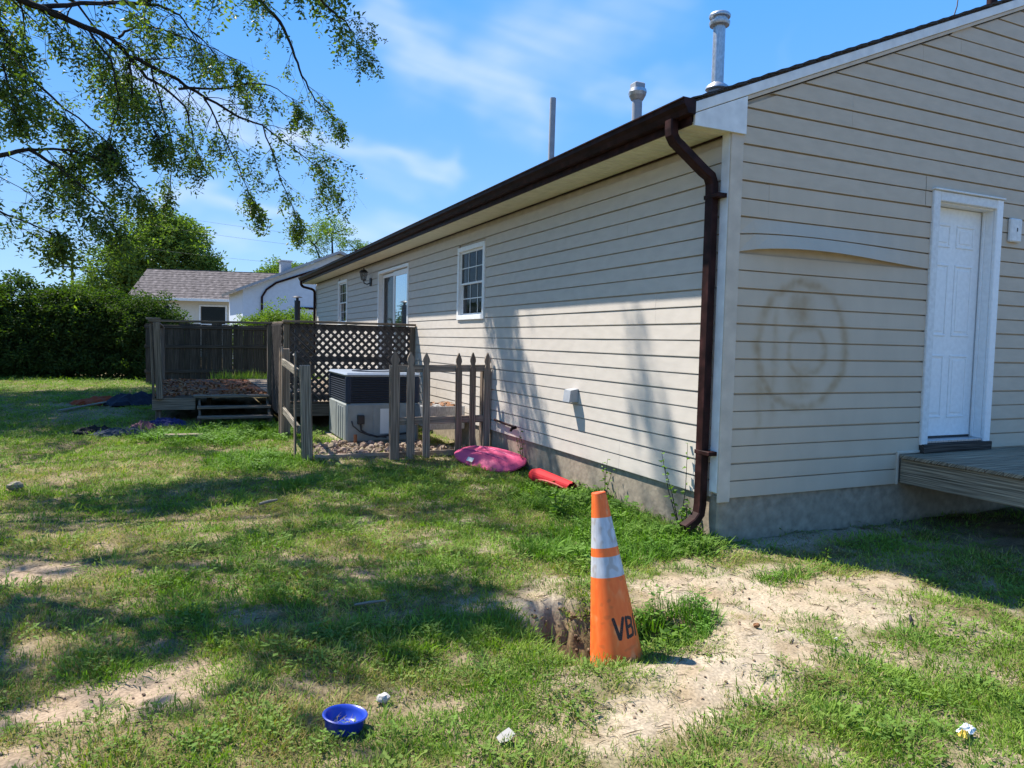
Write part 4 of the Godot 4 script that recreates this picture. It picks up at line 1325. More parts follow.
func build_picket_fence() -> void:
	var p := thing("picket_fence", "grey weathered picket fence with spear tops beside the cooling unit", "fence")
	var xs := [-1.235, -1.042, -0.848, -0.440, -0.258, -0.072]
	var wd := [0.112, 0.095, 0.088, 0.080, 0.076, 0.086]
	for i in xs.size():
		var mb := MB.new()
		var lean := rng.randf_range(-0.012, 0.012)
		mb.prism(picket_outline(wd[i], 1.275 + rng.randf_range(-0.012, 0.012)), 0.021, Transform3D(Basis(Vector3.BACK, lean), Vector3(xs[i], -0.01, -4.20)), Vector2(rng.randf() * 4, rng.randf() * 4))
		put("picket", mb, pick(M.picket), p)
	plank("rail", Vector3(-1.30, 1.06, -4.232), Vector3(-0.03, 1.075, -4.232), 0.038, 0.085, M.picket[2], p)
	plank("rail", Vector3(-1.28, 0.44, -4.232), Vector3(-0.03, 0.45, -4.232), 0.038, 0.088, M.picket[2], p)
	plank("post", Vector3(-0.072, -0.1, -4.30), Vector3(-0.072, 1.10, -4.30), 0.085, 0.085, M.picket[1], p, 0.006, Vector3.RIGHT)
	plank("post", Vector3(-1.225, -0.1, -4.298), Vector3(-1.235, 1.05, -4.298), 0.085, 0.085, M.picket[1], p, 0.006, Vector3.RIGHT)
	plank("edging_board", Vector3(-2.12, 0.015, -4.40), Vector3(-0.05, 0.02, -4.345), 0.035, 0.075, M.picket[2], p)
	# the side run, seen nearly edge on
	var s := thing("side_fence", "end-on remnant of weathered picket fence with thick square post", "fence")
	plank("post", Vector3(-2.185, -0.1, -4.50), Vector3(-2.222, 1.085, -4.50), 0.118, 0.118, M.wood[2], s, 0.008, Vector3.RIGHT)
	plank("post", Vector3(-2.145, -0.1, -6.62), Vector3(-2.16, 1.24, -6.62), 0.10, 0.10, M.picket[2], s, 0.008, Vector3.RIGHT)
	plank("rail", Vector3(-2.272, 0.985, -4.57), Vector3(-2.215, 1.06, -6.55), 0.036, 0.088, M.pale_wood, s)
	plank("rail", Vector3(-2.272, 0.33, -4.57), Vector3(-2.20, 0.38, -6.55), 0.036, 0.088, M.pale_wood, s)
	for q in [[-4.60, 1.25, -0.010], [-6.52, 1.28, 0.02], [-6.72, 1.26, 0.01]]:
		var mb := MB.new()
		mb.prism(picket_outline(0.09, q[1]), 0.021, Transform3D(Basis(Vector3.RIGHT, 0.0) * Basis(Vector3.UP, PI / 2) * Basis(Vector3.BACK, q[2]), Vector3(-2.238 + (0.012 if q[0] < -6.0 else -0.075), -0.01, q[0])), Vector2(rng.randf() * 4, rng.randf() * 4))
		put("picket", mb, pick(M.picket), s)

func build_back_fence() -> void:
	var p := thing("board_fence", "tall dark upright board fence behind the deck", "fence")
	var x := -4.3
	while x < 1.4:
		var t := 1.74 + rng.randf_range(-0.03, 0.03) + x * 0.012
		plank("fence_board", Vector3(x, -0.05, -18.6), Vector3(x + rng.randf_range(-0.006, 0.006), t, -18.6), 0.018, 0.1405, pick(M.fence_dark), p, 0.003, Vector3.RIGHT)
		x += 0.142
	for y in [0.35, 1.05, 1.60]: plank("fence_rail", Vector3(-4.4, y, -18.575), Vector3(1.4, y + 0.05, -18.575), 0.03, 0.085, M.fence_dark[1], p)

# ------------------------------------------------------------------ the cooling unit
func build_cooling_unit() -> void:
	var u := thing("cooling_unit", "grey packaged air conditioner with navy louvered top and metal duct", "air conditioner", Vector3(-1.01, -0.04, -6.2))
	var x := 0.505
	var z := 0.60
	piece("base_pad", Vector3(-x - 0.05, -0.05, -z - 0.05), Vector3(x + 0.05, 0.045, z + 0.04), M.concrete, u, 0.008)
	var b := MB.new()
	b.box(at(0, 0.31, 0), Vector3(2 * x, 0.53, 2 * z), 0.022)
	put("cabinet", b, M.ac_body, u)
	for q in [[-0.465, -0.15], [-0.13, 0.22], [0.24, 0.475]]: piece("access_panel", Vector3(q[0], 0.075, z), Vector3(q[1], 0.555, z + 0.006), M.ac_body, u, 0.003)
	for q in [[-0.55, -0.06], [-0.02, 0.55]]: piece("access_panel", Vector3(-x - 0.006, 0.075, q[0]), Vector3(-x, 0.555, q[1]), M.ac_body, u, 0.003)
	for q in 3: piece("rib", Vector3(-x - 0.014, 0.09, 0.10 + q * 0.14), Vector3(-x - 0.006, 0.52, 0.15 + q * 0.14), M.ac_body, u, 0.004)
	b = MB.new()
	b.box(at(0, 0.755, 0), Vector3(2 * x - 0.06, 0.37, 2 * z - 0.06), 0.02)
	put("coil_core", b, M.black, u)
	for sx in [-1, 1]:
		for sz in [-1, 1]:
			b = MB.new()
			b.box(at(sx * (x - 0.035), 0.755, sz * (z - 0.035)), Vector3(0.085, 0.365, 0.085), 0.02)
			put("corner_trim", b, M.ac_dark, u)
	for k in 11:
		var y := 0.595 + k * 0.031
		for s in [-1, 1]:
			var l := MB.new()
			l.box(Transform3D(Basis(Vector3.RIGHT, s * 0.6), Vector3(0, y, s * (z - 0.012))), Vector3(2 * x - 0.14, 0.020, 0.010), 0.002)
			put("louver", l, M.ac_dark, u)
			l = MB.new()
			l.box(Transform3D(Basis(Vector3.BACK, -s * 0.6), Vector3(s * (x - 0.012), y, 0)), Vector3(0.010, 0.020, 2 * z - 0.14), 0.002)
			put("louver", l, M.ac_dark, u)
	b = MB.new()
	b.box(at(0, 0.957, 0), Vector3(2 * x + 0.03, 0.055, 2 * z + 0.03), 0.026)
	var lid := put("lid", b, M.ac_top, u)
	b = MB.new()
	b.lathe([Vector2(0.36, 0.978), Vector2(0.36, 0.995), Vector2(0.30, 1.0), Vector2(0.29, 0.985)], 28, at(0.05, 0, 0.05))
	put("fan_guard", b, M.ac_dark, lid)
	piece("notice_plate", Vector3(-0.045, 0.16, z + 0.007), Vector3(0.085, 0.50, z + 0.009), M.sticker, u, 0.0)
	piece("breaker_box", Vector3(-0.36, 0.30, z + 0.006), Vector3(-0.27, 0.42, z + 0.06), M.black, u, 0.006)
	b = MB.new()
	b.tube([Vector3(-0.315, 0.30, z + 0.03), Vector3(-0.31, 0.22, z + 0.05), Vector3(-0.24, 0.17, z + 0.07), Vector3(-0.10, 0.13, z + 0.08), Vector3(0.10, 0.15, z + 0.08), Vector3(0.40, 0.17, z + 0.06)], [0.014, 0.014, 0.014, 0.014, 0.014, 0.014], 8)
	b.tube([Vector3(-0.43, 0.34, z + 0.01), Vector3(-0.42, 0.28, z + 0.04), Vector3(-0.33, 0.20, z + 0.07), Vector3(-0.20, 0.15, z + 0.09), Vector3(0.02, 0.12, z + 0.10)], [0.009, 0.009, 0.009, 0.009, 0.009], 7)
	put("conduit", b, M.black, u)
	b = MB.new()
	b.tube([Vector3(-0.40, 0.0, z + 0.10), Vector3(-0.40, 0.17, z + 0.10)], [0.022, 0.022], 10)
	put("drain_pipe", b, M.rust, u)
	var d := piece("duct", Vector3(0.44, 0.285, z - 0.02), Vector3(0.945, 0.56, z + 0.62), M.galv, u, 0.01)
	piece("duct_flange", Vector3(0.425, 0.27, z + 0.60), Vector3(0.945, 0.575, z + 0.625), M.galv, d, 0.004)
	b = MB.new()
	for k in 60:
		var c := Vector3(rng.randf_range(0.5, 0.92), 0.566 + rng.randf() * 0.035, z + rng.randf_range(0.1, 0.58))
		var an := rng.randf() * TAU
		var s := rng.randf_range(0.025, 0.05)
		var e1 := Vector3(cos(an), rng.randf_range(-0.4, 0.4), sin(an)) * s
		var e2 := Vector3(-sin(an), rng.randf_range(-0.4, 0.4), cos(an)) * s * 0.6
		b.quad(c - e1, c + e2, c + e1, c - e2)
	put("leaf_litter", b, M.leaf_brown, u).set_meta("kind", "stuff")

func stone_mesh(sd: int, flatness: float) -> ArrayMesh:
	var f := FastNoiseLite.new()
	f.seed = sd
	f.frequency = 0.9
	var mb := MB.new()
	var pts := []
	for i in 6:
		var row := []
		for j in 9:
			var th := PI * i / 5.0
			var ph := TAU * (j % 8) / 8.0
			var d := Vector3(sin(th) * cos(ph), cos(th), sin(th) * sin(ph))
			row.append(d * Vector3(1, flatness, 0.8) * (0.85 + 0.45 * f.get_noise_3dv(d * 1.5)))
		pts.append(row)
	for i in 5:
		for j in 8:
			if i > 0: mb.flat(pts[i][j], pts[i][j + 1], pts[i + 1][j + 1])
			if i < 4: mb.flat(pts[i][j], pts[i + 1][j + 1], pts[i + 1][j])
	return mb.mesh()

func build_rubble() -> void:
	var xs := []
	var co := []
	for i in 620:
		var x := rng.randf_range(-2.08, -0.1)
		var z := rng.randf_range(-5.62, -4.38)
		if x > -1.5 and z < -5.5: continue
		if x > -0.55 and z < -4.9: continue
		var s: float = rng.randf_range(0.018, 0.06) * (1.3 if rng.randf() < 0.15 else 1.0)
		var b := Basis(Vector3(rng.randf_range(-1, 1), 1, rng.randf_range(-1, 1)).normalized(), rng.randf() * TAU).scaled(Vector3(s, s, s))
		xs.append(Transform3D(b, Vector3(x, ground_y(x, z) + s * 0.35 + 0.02 * rng.randf(), z)))
		var g := rng.randf_range(0.6, 1.3)
		co.append(Color(g, g * rng.randf_range(0.86, 1.0), g * rng.randf_range(0.75, 0.98)))
	var o := multi("rubble", stone_mesh(4, 0.6), xs, co, M.stone, self)
	tag(o, "pale broken stone rubble spread before the cooling unit", "rubble", "", "stuff")

# ------------------------------------------------------------------ cone
func cone_image() -> Image:
	# u runs round the cone, v from the foot up; the bands are print on the rubber, the letters stencilled
	var w := 1024
	var h := 512
	var im := Image.create(w, h, true, Image.FORMAT_RGB8)
	for y in h:
		var hh := (1.0 - (y + 0.5) / h) * 0.86          # metres along the slope from the foot
		for x in w:
			var u := (x + 0.5) / w
			var g := nz.get_noise_2d(x * 0.7, y * 0.7)
			var g2 := nz2.get_noise_2d(x * 0.25 + 300.0, y * 0.5)
			var c := Color(0.96, 0.39, 0.11).lerp(Color(1.0, 0.47, 0.18), 0.5 + 0.5 * g)
			c = c.lerp(Color(0.96, 0.66, 0.48), smoothstep(0.1, 0.5, g2) * smoothstep(-0.2, 0.4, nz3.get_noise_2d(x * 0.2, y * 0.25)) * 0.5)
			c = c.lerp(Color(0.42, 0.26, 0.18), smoothstep(0.35, 0.6, nz3.get_noise_2d(x * 0.22 + 500.0, y * 0.9)) * 0.15)
			if hh < 0.14: c = c.lerp(Color(0.55, 0.40, 0.30), smoothstep(-0.3, 0.5, g) * 0.5)
			var top := 0.86 - hh
			if (top > 0.104 and top < 0.242) or (top > 0.280 and top < 0.373):
				var d := 0.74 + 0.05 * g + 0.06 * g2
				c = Color(d, d, d * 1.02).lerp(Color(0.62, 0.55, 0.50), smoothstep(0.1, 0.5, nz3.get_noise_2d(x * 0.25, y * 0.7)) * 0.5)
			im.set_pixel(x, y, c)
	# the stencil: each stroke is a segment in (metres to the right, metres up), letter height 0.085
	var strokes := [
		[Vector2(0.000, 0.085), Vector2(0.021, 0.0)], [Vector2(0.045, 0.085), Vector2(0.024, 0.0)],
		[Vector2(0.062, 0.085), Vector2(0.062, 0.0)], [Vector2(0.074, 0.083), Vector2(0.092, 0.076)], [Vector2(0.094, 0.074), Vector2(0.094, 0.056)], [Vector2(0.092, 0.050), Vector2(0.074, 0.044)],
		[Vector2(0.092, 0.040), Vector2(0.098, 0.030)], [Vector2(0.098, 0.028), Vector2(0.096, 0.010)], [Vector2(0.094, 0.006), Vector2(0.074, 0.002)],
		[Vector2(0.118, 0.085), Vector2(0.118, 0.0)]]
	var u0 := 0.25
	var v0 := 0.222
	for y in h:
		var hh := (1.0 - (y + 0.5) / h) * 0.86
		if hh < v0 - 0.02 or hh > v0 + 0.11: continue
		var rad := lerpf(0.134, 0.032, hh / 0.86)
		for x in w:
			var m := ((x + 0.5) / w - u0) * TAU * rad
			if m < -0.02 or m > 0.14: continue
			var p := Vector2(m, hh - v0)
			for s in strokes:
				if seg_dist(p, s[0], s[1]) < 0.0072 and nz3.get_noise_2d(x * 9.0, y * 9.0) > -0.55:
					im.set_pixel(x, y, Color(0.09, 0.05, 0.04))
	im.generate_mipmaps()
	return im

func build_cone() -> void:
	var foot := Vector3(-1.705, -0.185, 1.37)
	var tip := Vector3(-1.76, 0.72, 1.22)
	var up := (tip - foot).normalized()
	var cx := Vector3.RIGHT.slide(up).normalized()
	var b := Basis(cx, up, cx.cross(up))
	var c := thing("traffic_cone", "faded orange traffic cone with two white bands leaning in a pit", "traffic cone", foot)
	c.basis = b
	var m := mat(Color.WHITE, 0.55)
	m.albedo_texture = tex(cone_image())
	var mb := MB.new()
	# the skin is turned so that the lettering begins just right of the side that faces the drive
	var l := 0.86
	var n := 24
	var segs := 48
	var turn := 0.0
	for i in n:
		for k in segs:
			var q := []
			for e in [[k, i], [k + 1, i], [k + 1, i + 1], [k, i + 1]]:
				var an: float = TAU * e[0] / segs + turn
				var f: float = float(e[1]) / n
				var r := lerpf(0.134, 0.034, f)
				var o := Vector3(cos(an), 0, -sin(an))
				q.append([Vector3(o.x * r, 0.045 + f * l, o.z * r), (o + Vector3.UP * 0.11).normalized(), Vector2(float(e[0]) / segs, 1.0 - f)])
			mb.tri(q[0][0], q[1][0], q[2][0], q[0][1], q[1][1], q[2][1], q[0][2], q[1][2], q[2][2])
			mb.tri(q[0][0], q[2][0], q[3][0], q[0][1], q[2][1], q[3][1], q[0][2], q[2][2], q[3][2])
	put("cone_body", mb, m, c).rotation.y = 2.64
	mb = MB.new()
	mb.lathe([Vector2(0.034, 0.905), Vector2(0.0335, 0.913), Vector2(0.029, 0.916), Vector2(0.022, 0.910), Vector2(0.020, 0.86)], 24)
	put("cone_rim", mb, mat(Color(0.90, 0.36, 0.12), 0.6), c)
	mb = MB.new()
	mb.box(at(0, 0.02, 0, 0.4), Vector3(0.36, 0.04, 0.36), 0.012)
	put("cone_base", mb, mat(Color(0.85, 0.33, 0.12), 0.7), c)

# ------------------------------------------------------------------ small things on the lawn
func build_bowl() -> void:
	var mb := MB.new()
	mb.lathe([Vector2(0.0, 0.002), Vector2(0.064, 0.0), Vector2(0.068, 0.005), Vector2(0.072, 0.044), Vector2(0.075, 0.048), Vector2(0.081, 0.050), Vector2(0.082, 0.054), Vector2(0.078, 0.057), Vector2(0.071, 0.054), Vector2(0.066, 0.042), Vector2(0.056, 0.018), Vector2(0.045, 0.012), Vector2(0.0, 0.010)], 40)
	var o := put("pet_bowl", mb, M.blue)
	o.transform = Transform3D(Basis(Vector3(0.3, 0, 1).normalized(), -0.10), Vector3(-3.0, ground_y(-3.0, 1.52) + 0.006, 1.52))
	tag(o, "round blue plastic pet bowl sitting in the lawn", "bowl")

func shell(lx: float, lz: float, hgt: float, power: float, seed_: int) -> MB:
	# an upturned hull: a domed oval with a turned-down lip
	var mb := MB.new()
	var nr := 10
	var ns := 32
	var pts := []
	for i in nr + 1:
		var row := []
		var f := float(i) / nr
		for k in ns + 1:
			var an := TAU * (k % ns) / ns
			var c := cos(an)
			var s := sin(an)
			var px := signf(c) * pow(absf(c), 0.8) * lx * f
			var pz := signf(s) * pow(absf(s), 0.85) * lz * f * (1.0 + 0.18 * c)
			var y := hgt * (1.0 - pow(f, power)) + 0.006 * sin(pz * 60.0) * (1.0 - f)
			row.append(Vector3(px, y, pz))
		pts.append(row)
	for i in nr:
		for k in ns:
			var a: Vector3 = pts[i][k]
			var b: Vector3 = pts[i][k + 1]
			var d: Vector3 = pts[i + 1][k + 1]
			var e: Vector3 = pts[i + 1][k]
			if i > 0: mb.flat(a, b, d)
			mb.flat(a, d, e)
	for k in ns:
		var a: Vector3 = pts[nr][k]
		var b: Vector3 = pts[nr][k + 1]
		var lip := Vector3(1.04, 1, 1.05)
		mb.quad(a, b, b * lip - Vector3.UP * 0.012, a * lip - Vector3.UP * 0.012)
		mb.quad(a * lip - Vector3.UP * 0.012, b * lip - Vector3.UP * 0.012, b * lip - Vector3.UP * 0.030, a * lip - Vector3.UP * 0.030)
	return mb

func build_toys() -> void:
	var s := thing("toy_sled", "pink plastic sled shell lying upside down against the foundation", "sled", Vector3(-0.33, 0.09, -3.52), 0.0)
	s.basis = Basis(Vector3.UP, -1.22) * Basis(Vector3.BACK, -0.06) * Basis(Vector3.RIGHT, 0.26)
	var hull := put("hull", shell(0.50, 0.24, 0.065, 3.0, 1), M.pink, s)
	for z in [-0.07, 0.05]:
		var mb := MB.new()
		var pts := []
		for k in 9:
			var x := -0.38 + k * 0.095
			pts.append(Vector3(x, 0.066 - 0.065 * pow(sqrt(pow(x / 0.50, 2.0) + pow(z / 0.24, 2.0)), 3.0), z))
		mb.tube(pts, [0.006, 0.010, 0.012, 0.012, 0.012, 0.012, 0.012, 0.010, 0.006], 6)
		put("groove_rib", mb, M.pink_dark, hull)
	var st := MB.new()
	st.box(Transform3D(Basis(Vector3.RIGHT, 0.7), Vector3(-0.05, 0.040, 0.222)), Vector3(0.10, 0.004, 0.05), 0.001)
	put("sticker", st, M.sticker, hull)
	# a split red trough lying on its side
	var r := thing("toy_trough", "split red plastic trough lying in weeds by the foundation", "plastic toy", Vector3(-0.25, 0.065, -2.10))
	r.basis = Basis(Vector3.UP, -1.25) * Basis(Vector3.BACK, -0.10)
	var mb := MB.new()
	var n := 14
	var pts := []
	for i in 8:
		var row := []
		var f := i / 7.0
		for k in n + 1:
			var an := lerpf(-0.5, PI + 0.4, float(k) / n)
			var rad := lerpf(0.085, 0.060, f) * (1.0 - 0.35 * pow(maxf(0.0, 0.15 - f) / 0.15, 2.0))
			var jag := 0.03 * nz.get_noise_2d(k * 60.0, 3.0) if i == 7 else 0.0
			row.append(Vector3(lerpf(-0.27, 0.27, f) + jag, sin(an) * rad, cos(an) * rad))
		pts.append(row)
	for i in 7:
		for k in n:
			mb.quad(pts[i][k], pts[i + 1][k], pts[i + 1][k + 1], pts[i][k + 1])
			var q := [pts[i][k], pts[i][k + 1], pts[i + 1][k + 1], pts[i + 1][k]]
			for j in 4: q[j] = (q[j] as Vector3) * Vector3(1, 0.93, 0.93)
			mb.quad(q[0], q[1], q[2], q[3])
	put("trough_shell", mb, M.red, r)
	mb = MB.new()
	for k in n: mb.flat(Vector3(-0.262, 0, 0), pts[0][k], pts[0][k + 1])
	put("end_wall", mb, M.red, r)
	mb = MB.new()
	mb.tube([Vector3(-0.10, 0.0, 0.085), Vector3(0.0, 0.012, 0.088), Vector3(0.12, 0.01, 0.078), Vector3(0.22, 0.0, 0.070)], [0.006, 0.012, 0.012, 0.006], 8)
	put("edge_bead", mb, mat(L(0.36, 0.05, 0.04), 0.7), r)

func rag(sd: int, sx: float, sz: float, hgt: float) -> ArrayMesh:
	# crumpled cloth: a folded sheet with a ragged outline
	var f := FastNoiseLite.new()
	f.seed = sd
	f.frequency = 1.0
	f.fractal_octaves = 3
	var mb := MB.new()
	var n := 14
	var p := []
	for i in n + 1:
		var row := []
		for j in n + 1:
			var a := i * 2.0 / n - 1.0
			var b := j * 2.0 / n - 1.0
			var k := 1.0 + 0.25 * f.get_noise_2d(a * 2.0 + 7.0, b * 2.0)
			var e := maxf(0.0, 1.0 - pow(maxf(absf(a), absf(b)), 3.0))
			row.append(Vector3(a * sx * k, e * hgt * (0.45 + 0.9 * absf(f.get_noise_2d(a * 2.6, b * 2.6))) + 0.003, b * sz * k))
		p.append(row)
	for i in n:
		for j in n:
			mb.quad(p[i][j], p[i][j + 1], p[i + 1][j + 1], p[i + 1][j])
	return mb.mesh()

func build_debris() -> void:
	# dead twigs and stalks scattered over the bare ground
	var mb := MB.new()
	mb.tube([Vector3(-0.5, 0, 0), Vector3(-0.1, 0.04, 0.03), Vector3(0.2, 0.01, -0.03), Vector3(0.5, 0.03, 0.05)], [0.02, 0.035, 0.03, 0.012], 4, false)
	var xs := []
	var cs := []
	for i in 5200:
		var x := rng.randf_range(-5.0, 2.4)
		var z := rng.randf_range(-3.5, 2.6)
		if in_house(x, z, 0.02) or hole(x, z) > 0.3 or Vector2(x + 3.0, z - 1.52).length() < 0.12: continue
		var b := blob(BARE, x, z)
		if rng.randf() > 0.25 + 0.5 * b: continue
		var s := rng.randf_range(0.03, 0.10)
		xs.append(Transform3D(Basis(Vector3.UP, rng.randf() * TAU).scaled(Vector3(s, s * 0.7, s * 0.7)), Vector3(x, ground_y(x, z) + 0.004, z)))
		var c := Vector3(0.10, 0.065, 0.04).lerp(Vector3(0.36, 0.27, 0.17), pow(rng.randf(), 1.5))
		cs.append(Color(c.x, c.y, c.z))
	tag(multi("twig_litter", mb.mesh(), xs, cs, M.grass, self), "small dead twigs and stalks scattered on bare ground", "twigs", "", "stuff")
	xs = []
	cs = []
	for i in 1500:
		var x := rng.randf_range(-4.6, 1.2)
		var z := rng.randf_range(-1.5, 2.4)
		if in_house(x, z, 0.02) or rng.randf() > 0.15 + blob(BARE, x, z): continue
		var s := rng.randf_range(0.003, 0.011)
		xs.append(Transform3D(Basis(Vector3.UP, rng.randf() * TAU).scaled(Vector3.ONE * s), Vector3(x, ground_y(x, z) + s * 0.4, z)))
		var g := rng.randf_range(0.5, 1.2)
		cs.append(Color(g, g * 0.85, g * 0.7))
	tag(multi("pebbles", stone_mesh(77, 0.6), xs, cs, M.stone, self), "small crumbs of earth and pebbles on the sand", "pebbles", "", "stuff")

func build_clods() -> void:
	# broken earth on the banks and floor of the pit
	var xs := []
	var cs := []
	for i in 1500:
		var x := rng.randf_range(-2.2, -1.1)
		var z := rng.randf_range(0.55, 1.55)
		var hl := hole(x, z)
		if hl < 0.08: continue
		var s := rng.randf_range(0.004, 0.018) * (1.6 if rng.randf() < 0.1 else 1.0)
		xs.append(Transform3D(Basis(Vector3(rng.randf_range(-1, 1), 1, rng.randf_range(-1, 1)).normalized(), rng.randf() * TAU).scaled(Vector3.ONE * s), Vector3(x, ground_y(x, z) + s * 0.2, z)))
		var g := rng.randf_range(0.45, 1.0)
		cs.append(Color(g, g * 0.80, g * 0.58))
	tag(multi("earth_clods", stone_mesh(51, 0.8), xs, cs, M.stone, self), "brown clods of broken earth in the pit", "earth", "", "stuff")

func build_litter() -> void:
	var list := [
		["rag", "crumpled navy cloth lying on bare earth beside the deck", Vector3(-4.25, 0, -12.3), 0.45, 0.28, 0.16, Color(0.10, 0.12, 0.18), 21],
		["rag", "orange brown cloth lying beside the navy cloth", Vector3(-4.85, 0, -12.5), 0.42, 0.25, 0.12, Color(0.52, 0.22, 0.09), 22],
		["rag", "black rag crumpled on the grass before the deck corner", Vector3(-4.62, 0, -7.6), 0.20, 0.12, 0.07, Color(0.07, 0.07, 0.08), 23],
		["rag", "slate grey rag spread on the grass before the deck", Vector3(-4.28, 0, -7.35), 0.24, 0.13, 0.07, Color(0.22, 0.25, 0.30), 24],
		["rag", "faded pink and grey rag on the grass below the deck", Vector3(-4.02, 0, -7.75), 0.15, 0.14, 0.09, Color(0.45, 0.30, 0.32), 25],
		["rag", "blue rag at the foot of the deck corner", Vector3(-3.72, 0, -8.35), 0.22, 0.13, 0.08, Color(0.12, 0.14, 0.34), 26]]
	for e in list:
		var o := put_mesh(e[0], rag(e[7], e[3], e[4], e[5]), mat(e[6], 0.9))
		o.position = e[2] + Vector3(0, ground_y(e[2].x, e[2].z) + 0.01, 0)
		o.scale = Vector3(1.35, 1.6, 1.35)
		o.rotation.y = rng.randf_range(-0.4, 0.4)
		tag(o, e[1], "cloth", "rags strewn by the deck")
	var st := plank("loose_board", Vector3(-5.43, 0.03, -10.74), Vector3(-4.80, 0.045, -12.3), 0.08, 0.02, M.pale_wood, self)
	tag(st, "thin pale board lying on the shaded lawn", "board")
	var sb := plank("step_plank", Vector3(-3.72, 0.03, -6.80), Vector3(-3.25, 0.035, -6.70), 0.13, 0.035, M.wood[2], self)
	tag(sb, "short weathered plank in the grass before the steps", "board")
	var rocks := [
		["white_stone", "white stone in dry grass beside the blue bowl", Vector3(-2.815, 0, 1.37), 0.034, Color(0.86, 0.84, 0.80)],
		["pale_stone", "pale stone lying in the shaded lawn", Vector3(-4.86, 0, -3.5), 0.075, Color(0.66, 0.62, 0.54)],
		["sand_clod", "tawny clod of earth on the bare sand", Vector3(-0.95, 0, 1.42), 0.022, Color(0.62, 0.45, 0.32)],
		["quartz_pebble", "small white pebble lying on the sand by grass", Vector3(-0.63, 0, 1.62), 0.016, Color(0.82, 0.80, 0.76)]]
	for e in rocks:
		var m := grained(e[4], 0.9, (M.stone as StandardMaterial3D).albedo_texture, (M.stone as StandardMaterial3D).normal_texture, Vector3(9, 9, 9), true, 0.6)
		var o := put_mesh(e[0], stone_mesh(rng.randi() % 900, 0.62), m)
		o.scale = Vector3.ONE * e[3]
		o.rotation.y = rng.randf() * TAU
		o.position = e[2] + Vector3(0, ground_y(e[2].x, e[2].z) + e[3] * 0.62, 0)
		tag(o, e[1], "stone")
	# a torn paper cup flattened in the grass, a slate chip, a scrap of wrapper
	var sc := thing("paper_scrap", "torn white paper scrap with dark underside in the grass", "litter", Vector3(-2.49, ground_y(-2.49, 1.83) + 0.03, 1.83), 0.4)
	var mb := MB.new()
	mb.prism(PackedVector2Array([Vector2(-0.04, -0.012), Vector2(0.0, -0.022), Vector2(0.042, -0.010), Vector2(0.036, 0.022), Vector2(-0.01, 0.018), Vector2(-0.038, 0.012)]), 0.002, Transform3D(Basis(Vector3.RIGHT, -1.1), Vector3.ZERO))
	put("sheet", mb, mat(L(0.46, 0.42, 0.36), 0.8), sc)
	mb = MB.new()
	mb.prism(PackedVector2Array([Vector2(-0.038, -0.02), Vector2(0.036, -0.02), Vector2(0.03, 0.008), Vector2(-0.03, 0.01)]), 0.002, Transform3D(Basis(Vector3.RIGHT, -0.2), Vector3(0, -0.016, -0.006)))
	put("fold", mb, M.pale_wood, sc)
	var chip := MB.new()
	chip.prism(PackedVector2Array([Vector2(-0.022, 0), Vector2(0.020, 0), Vector2(0.016, 0.035), Vector2(-0.004, 0.062), Vector2(-0.018, 0.04)]), 0.010, Transform3D(Basis(Vector3.UP, 0.5) * Basis(Vector3.RIGHT, -0.25), Vector3.ZERO))
	var ch := put("slate_chip", chip, M.shingle)
	ch.position = Vector3(-0.073, ground_y(-0.073, 1.614) - 0.004, 1.614)
	tag(ch, "dark pointed slate chip standing in the sand", "stone")
	var wr := thing("wrapper", "crumpled white and yellow wrapper in the lush grass", "litter", Vector3(-0.92, ground_y(-0.92, 2.46) + 0.035, 2.46), 0.3)
	put_mesh("foil", rag(31, 0.036, 0.022, 0.024), M.sticker, wr)
	put_mesh("printed_edge", rag(32, 0.020, 0.016, 0.022), mat(L(0.55, 0.40, 0.05), 0.5), wr).position = Vector3(-0.045, 0.0, 0.004)
	var tw := MB.new()
	tw.tube([Vector3(-2.95, 0.045, -2.06), Vector3(-2.88, 0.05, -2.10), Vector3(-2.80, 0.048, -2.16)], [0.012, 0.014, 0.010], 6)
	tag(put("stick", tw, M.pale_wood), "short pale stick lying on the mid lawn", "stick")
	tw = MB.new()
	tw.tube([Vector3(-2.72, 0.03, 0.42), Vector3(-2.64, 0.04, 0.44), Vector3(-2.56, 0.035, 0.43)], [0.006, 0.008, 0.005], 6)
	tag(put("stick", tw, M.pale_wood), "thin twig lying in the shadowed green grass", "stick")

# ------------------------------------------------------------------ foliage
func leaf(mb: MB, base: Vector3, d: Vector3, w: float, fold := 0.3) -> void:
	# a pointed leaf folded along its midrib
	var s := d.cross(Vector3(rng.randf_range(-1, 1), rng.randf_range(-1, 1), rng.randf_range(-1, 1)))
	if s.length() < 1e-5: s = d.cross(Vector3.RIGHT)
	s = s.normalized() * w * 0.5
	var lift := s.cross(d).normalized() * w * fold
	var m := base + d * 0.45
	var tip := base + d
	mb.flat(base, m + s + lift, tip)
	mb.flat(base, tip, m - s + lift)

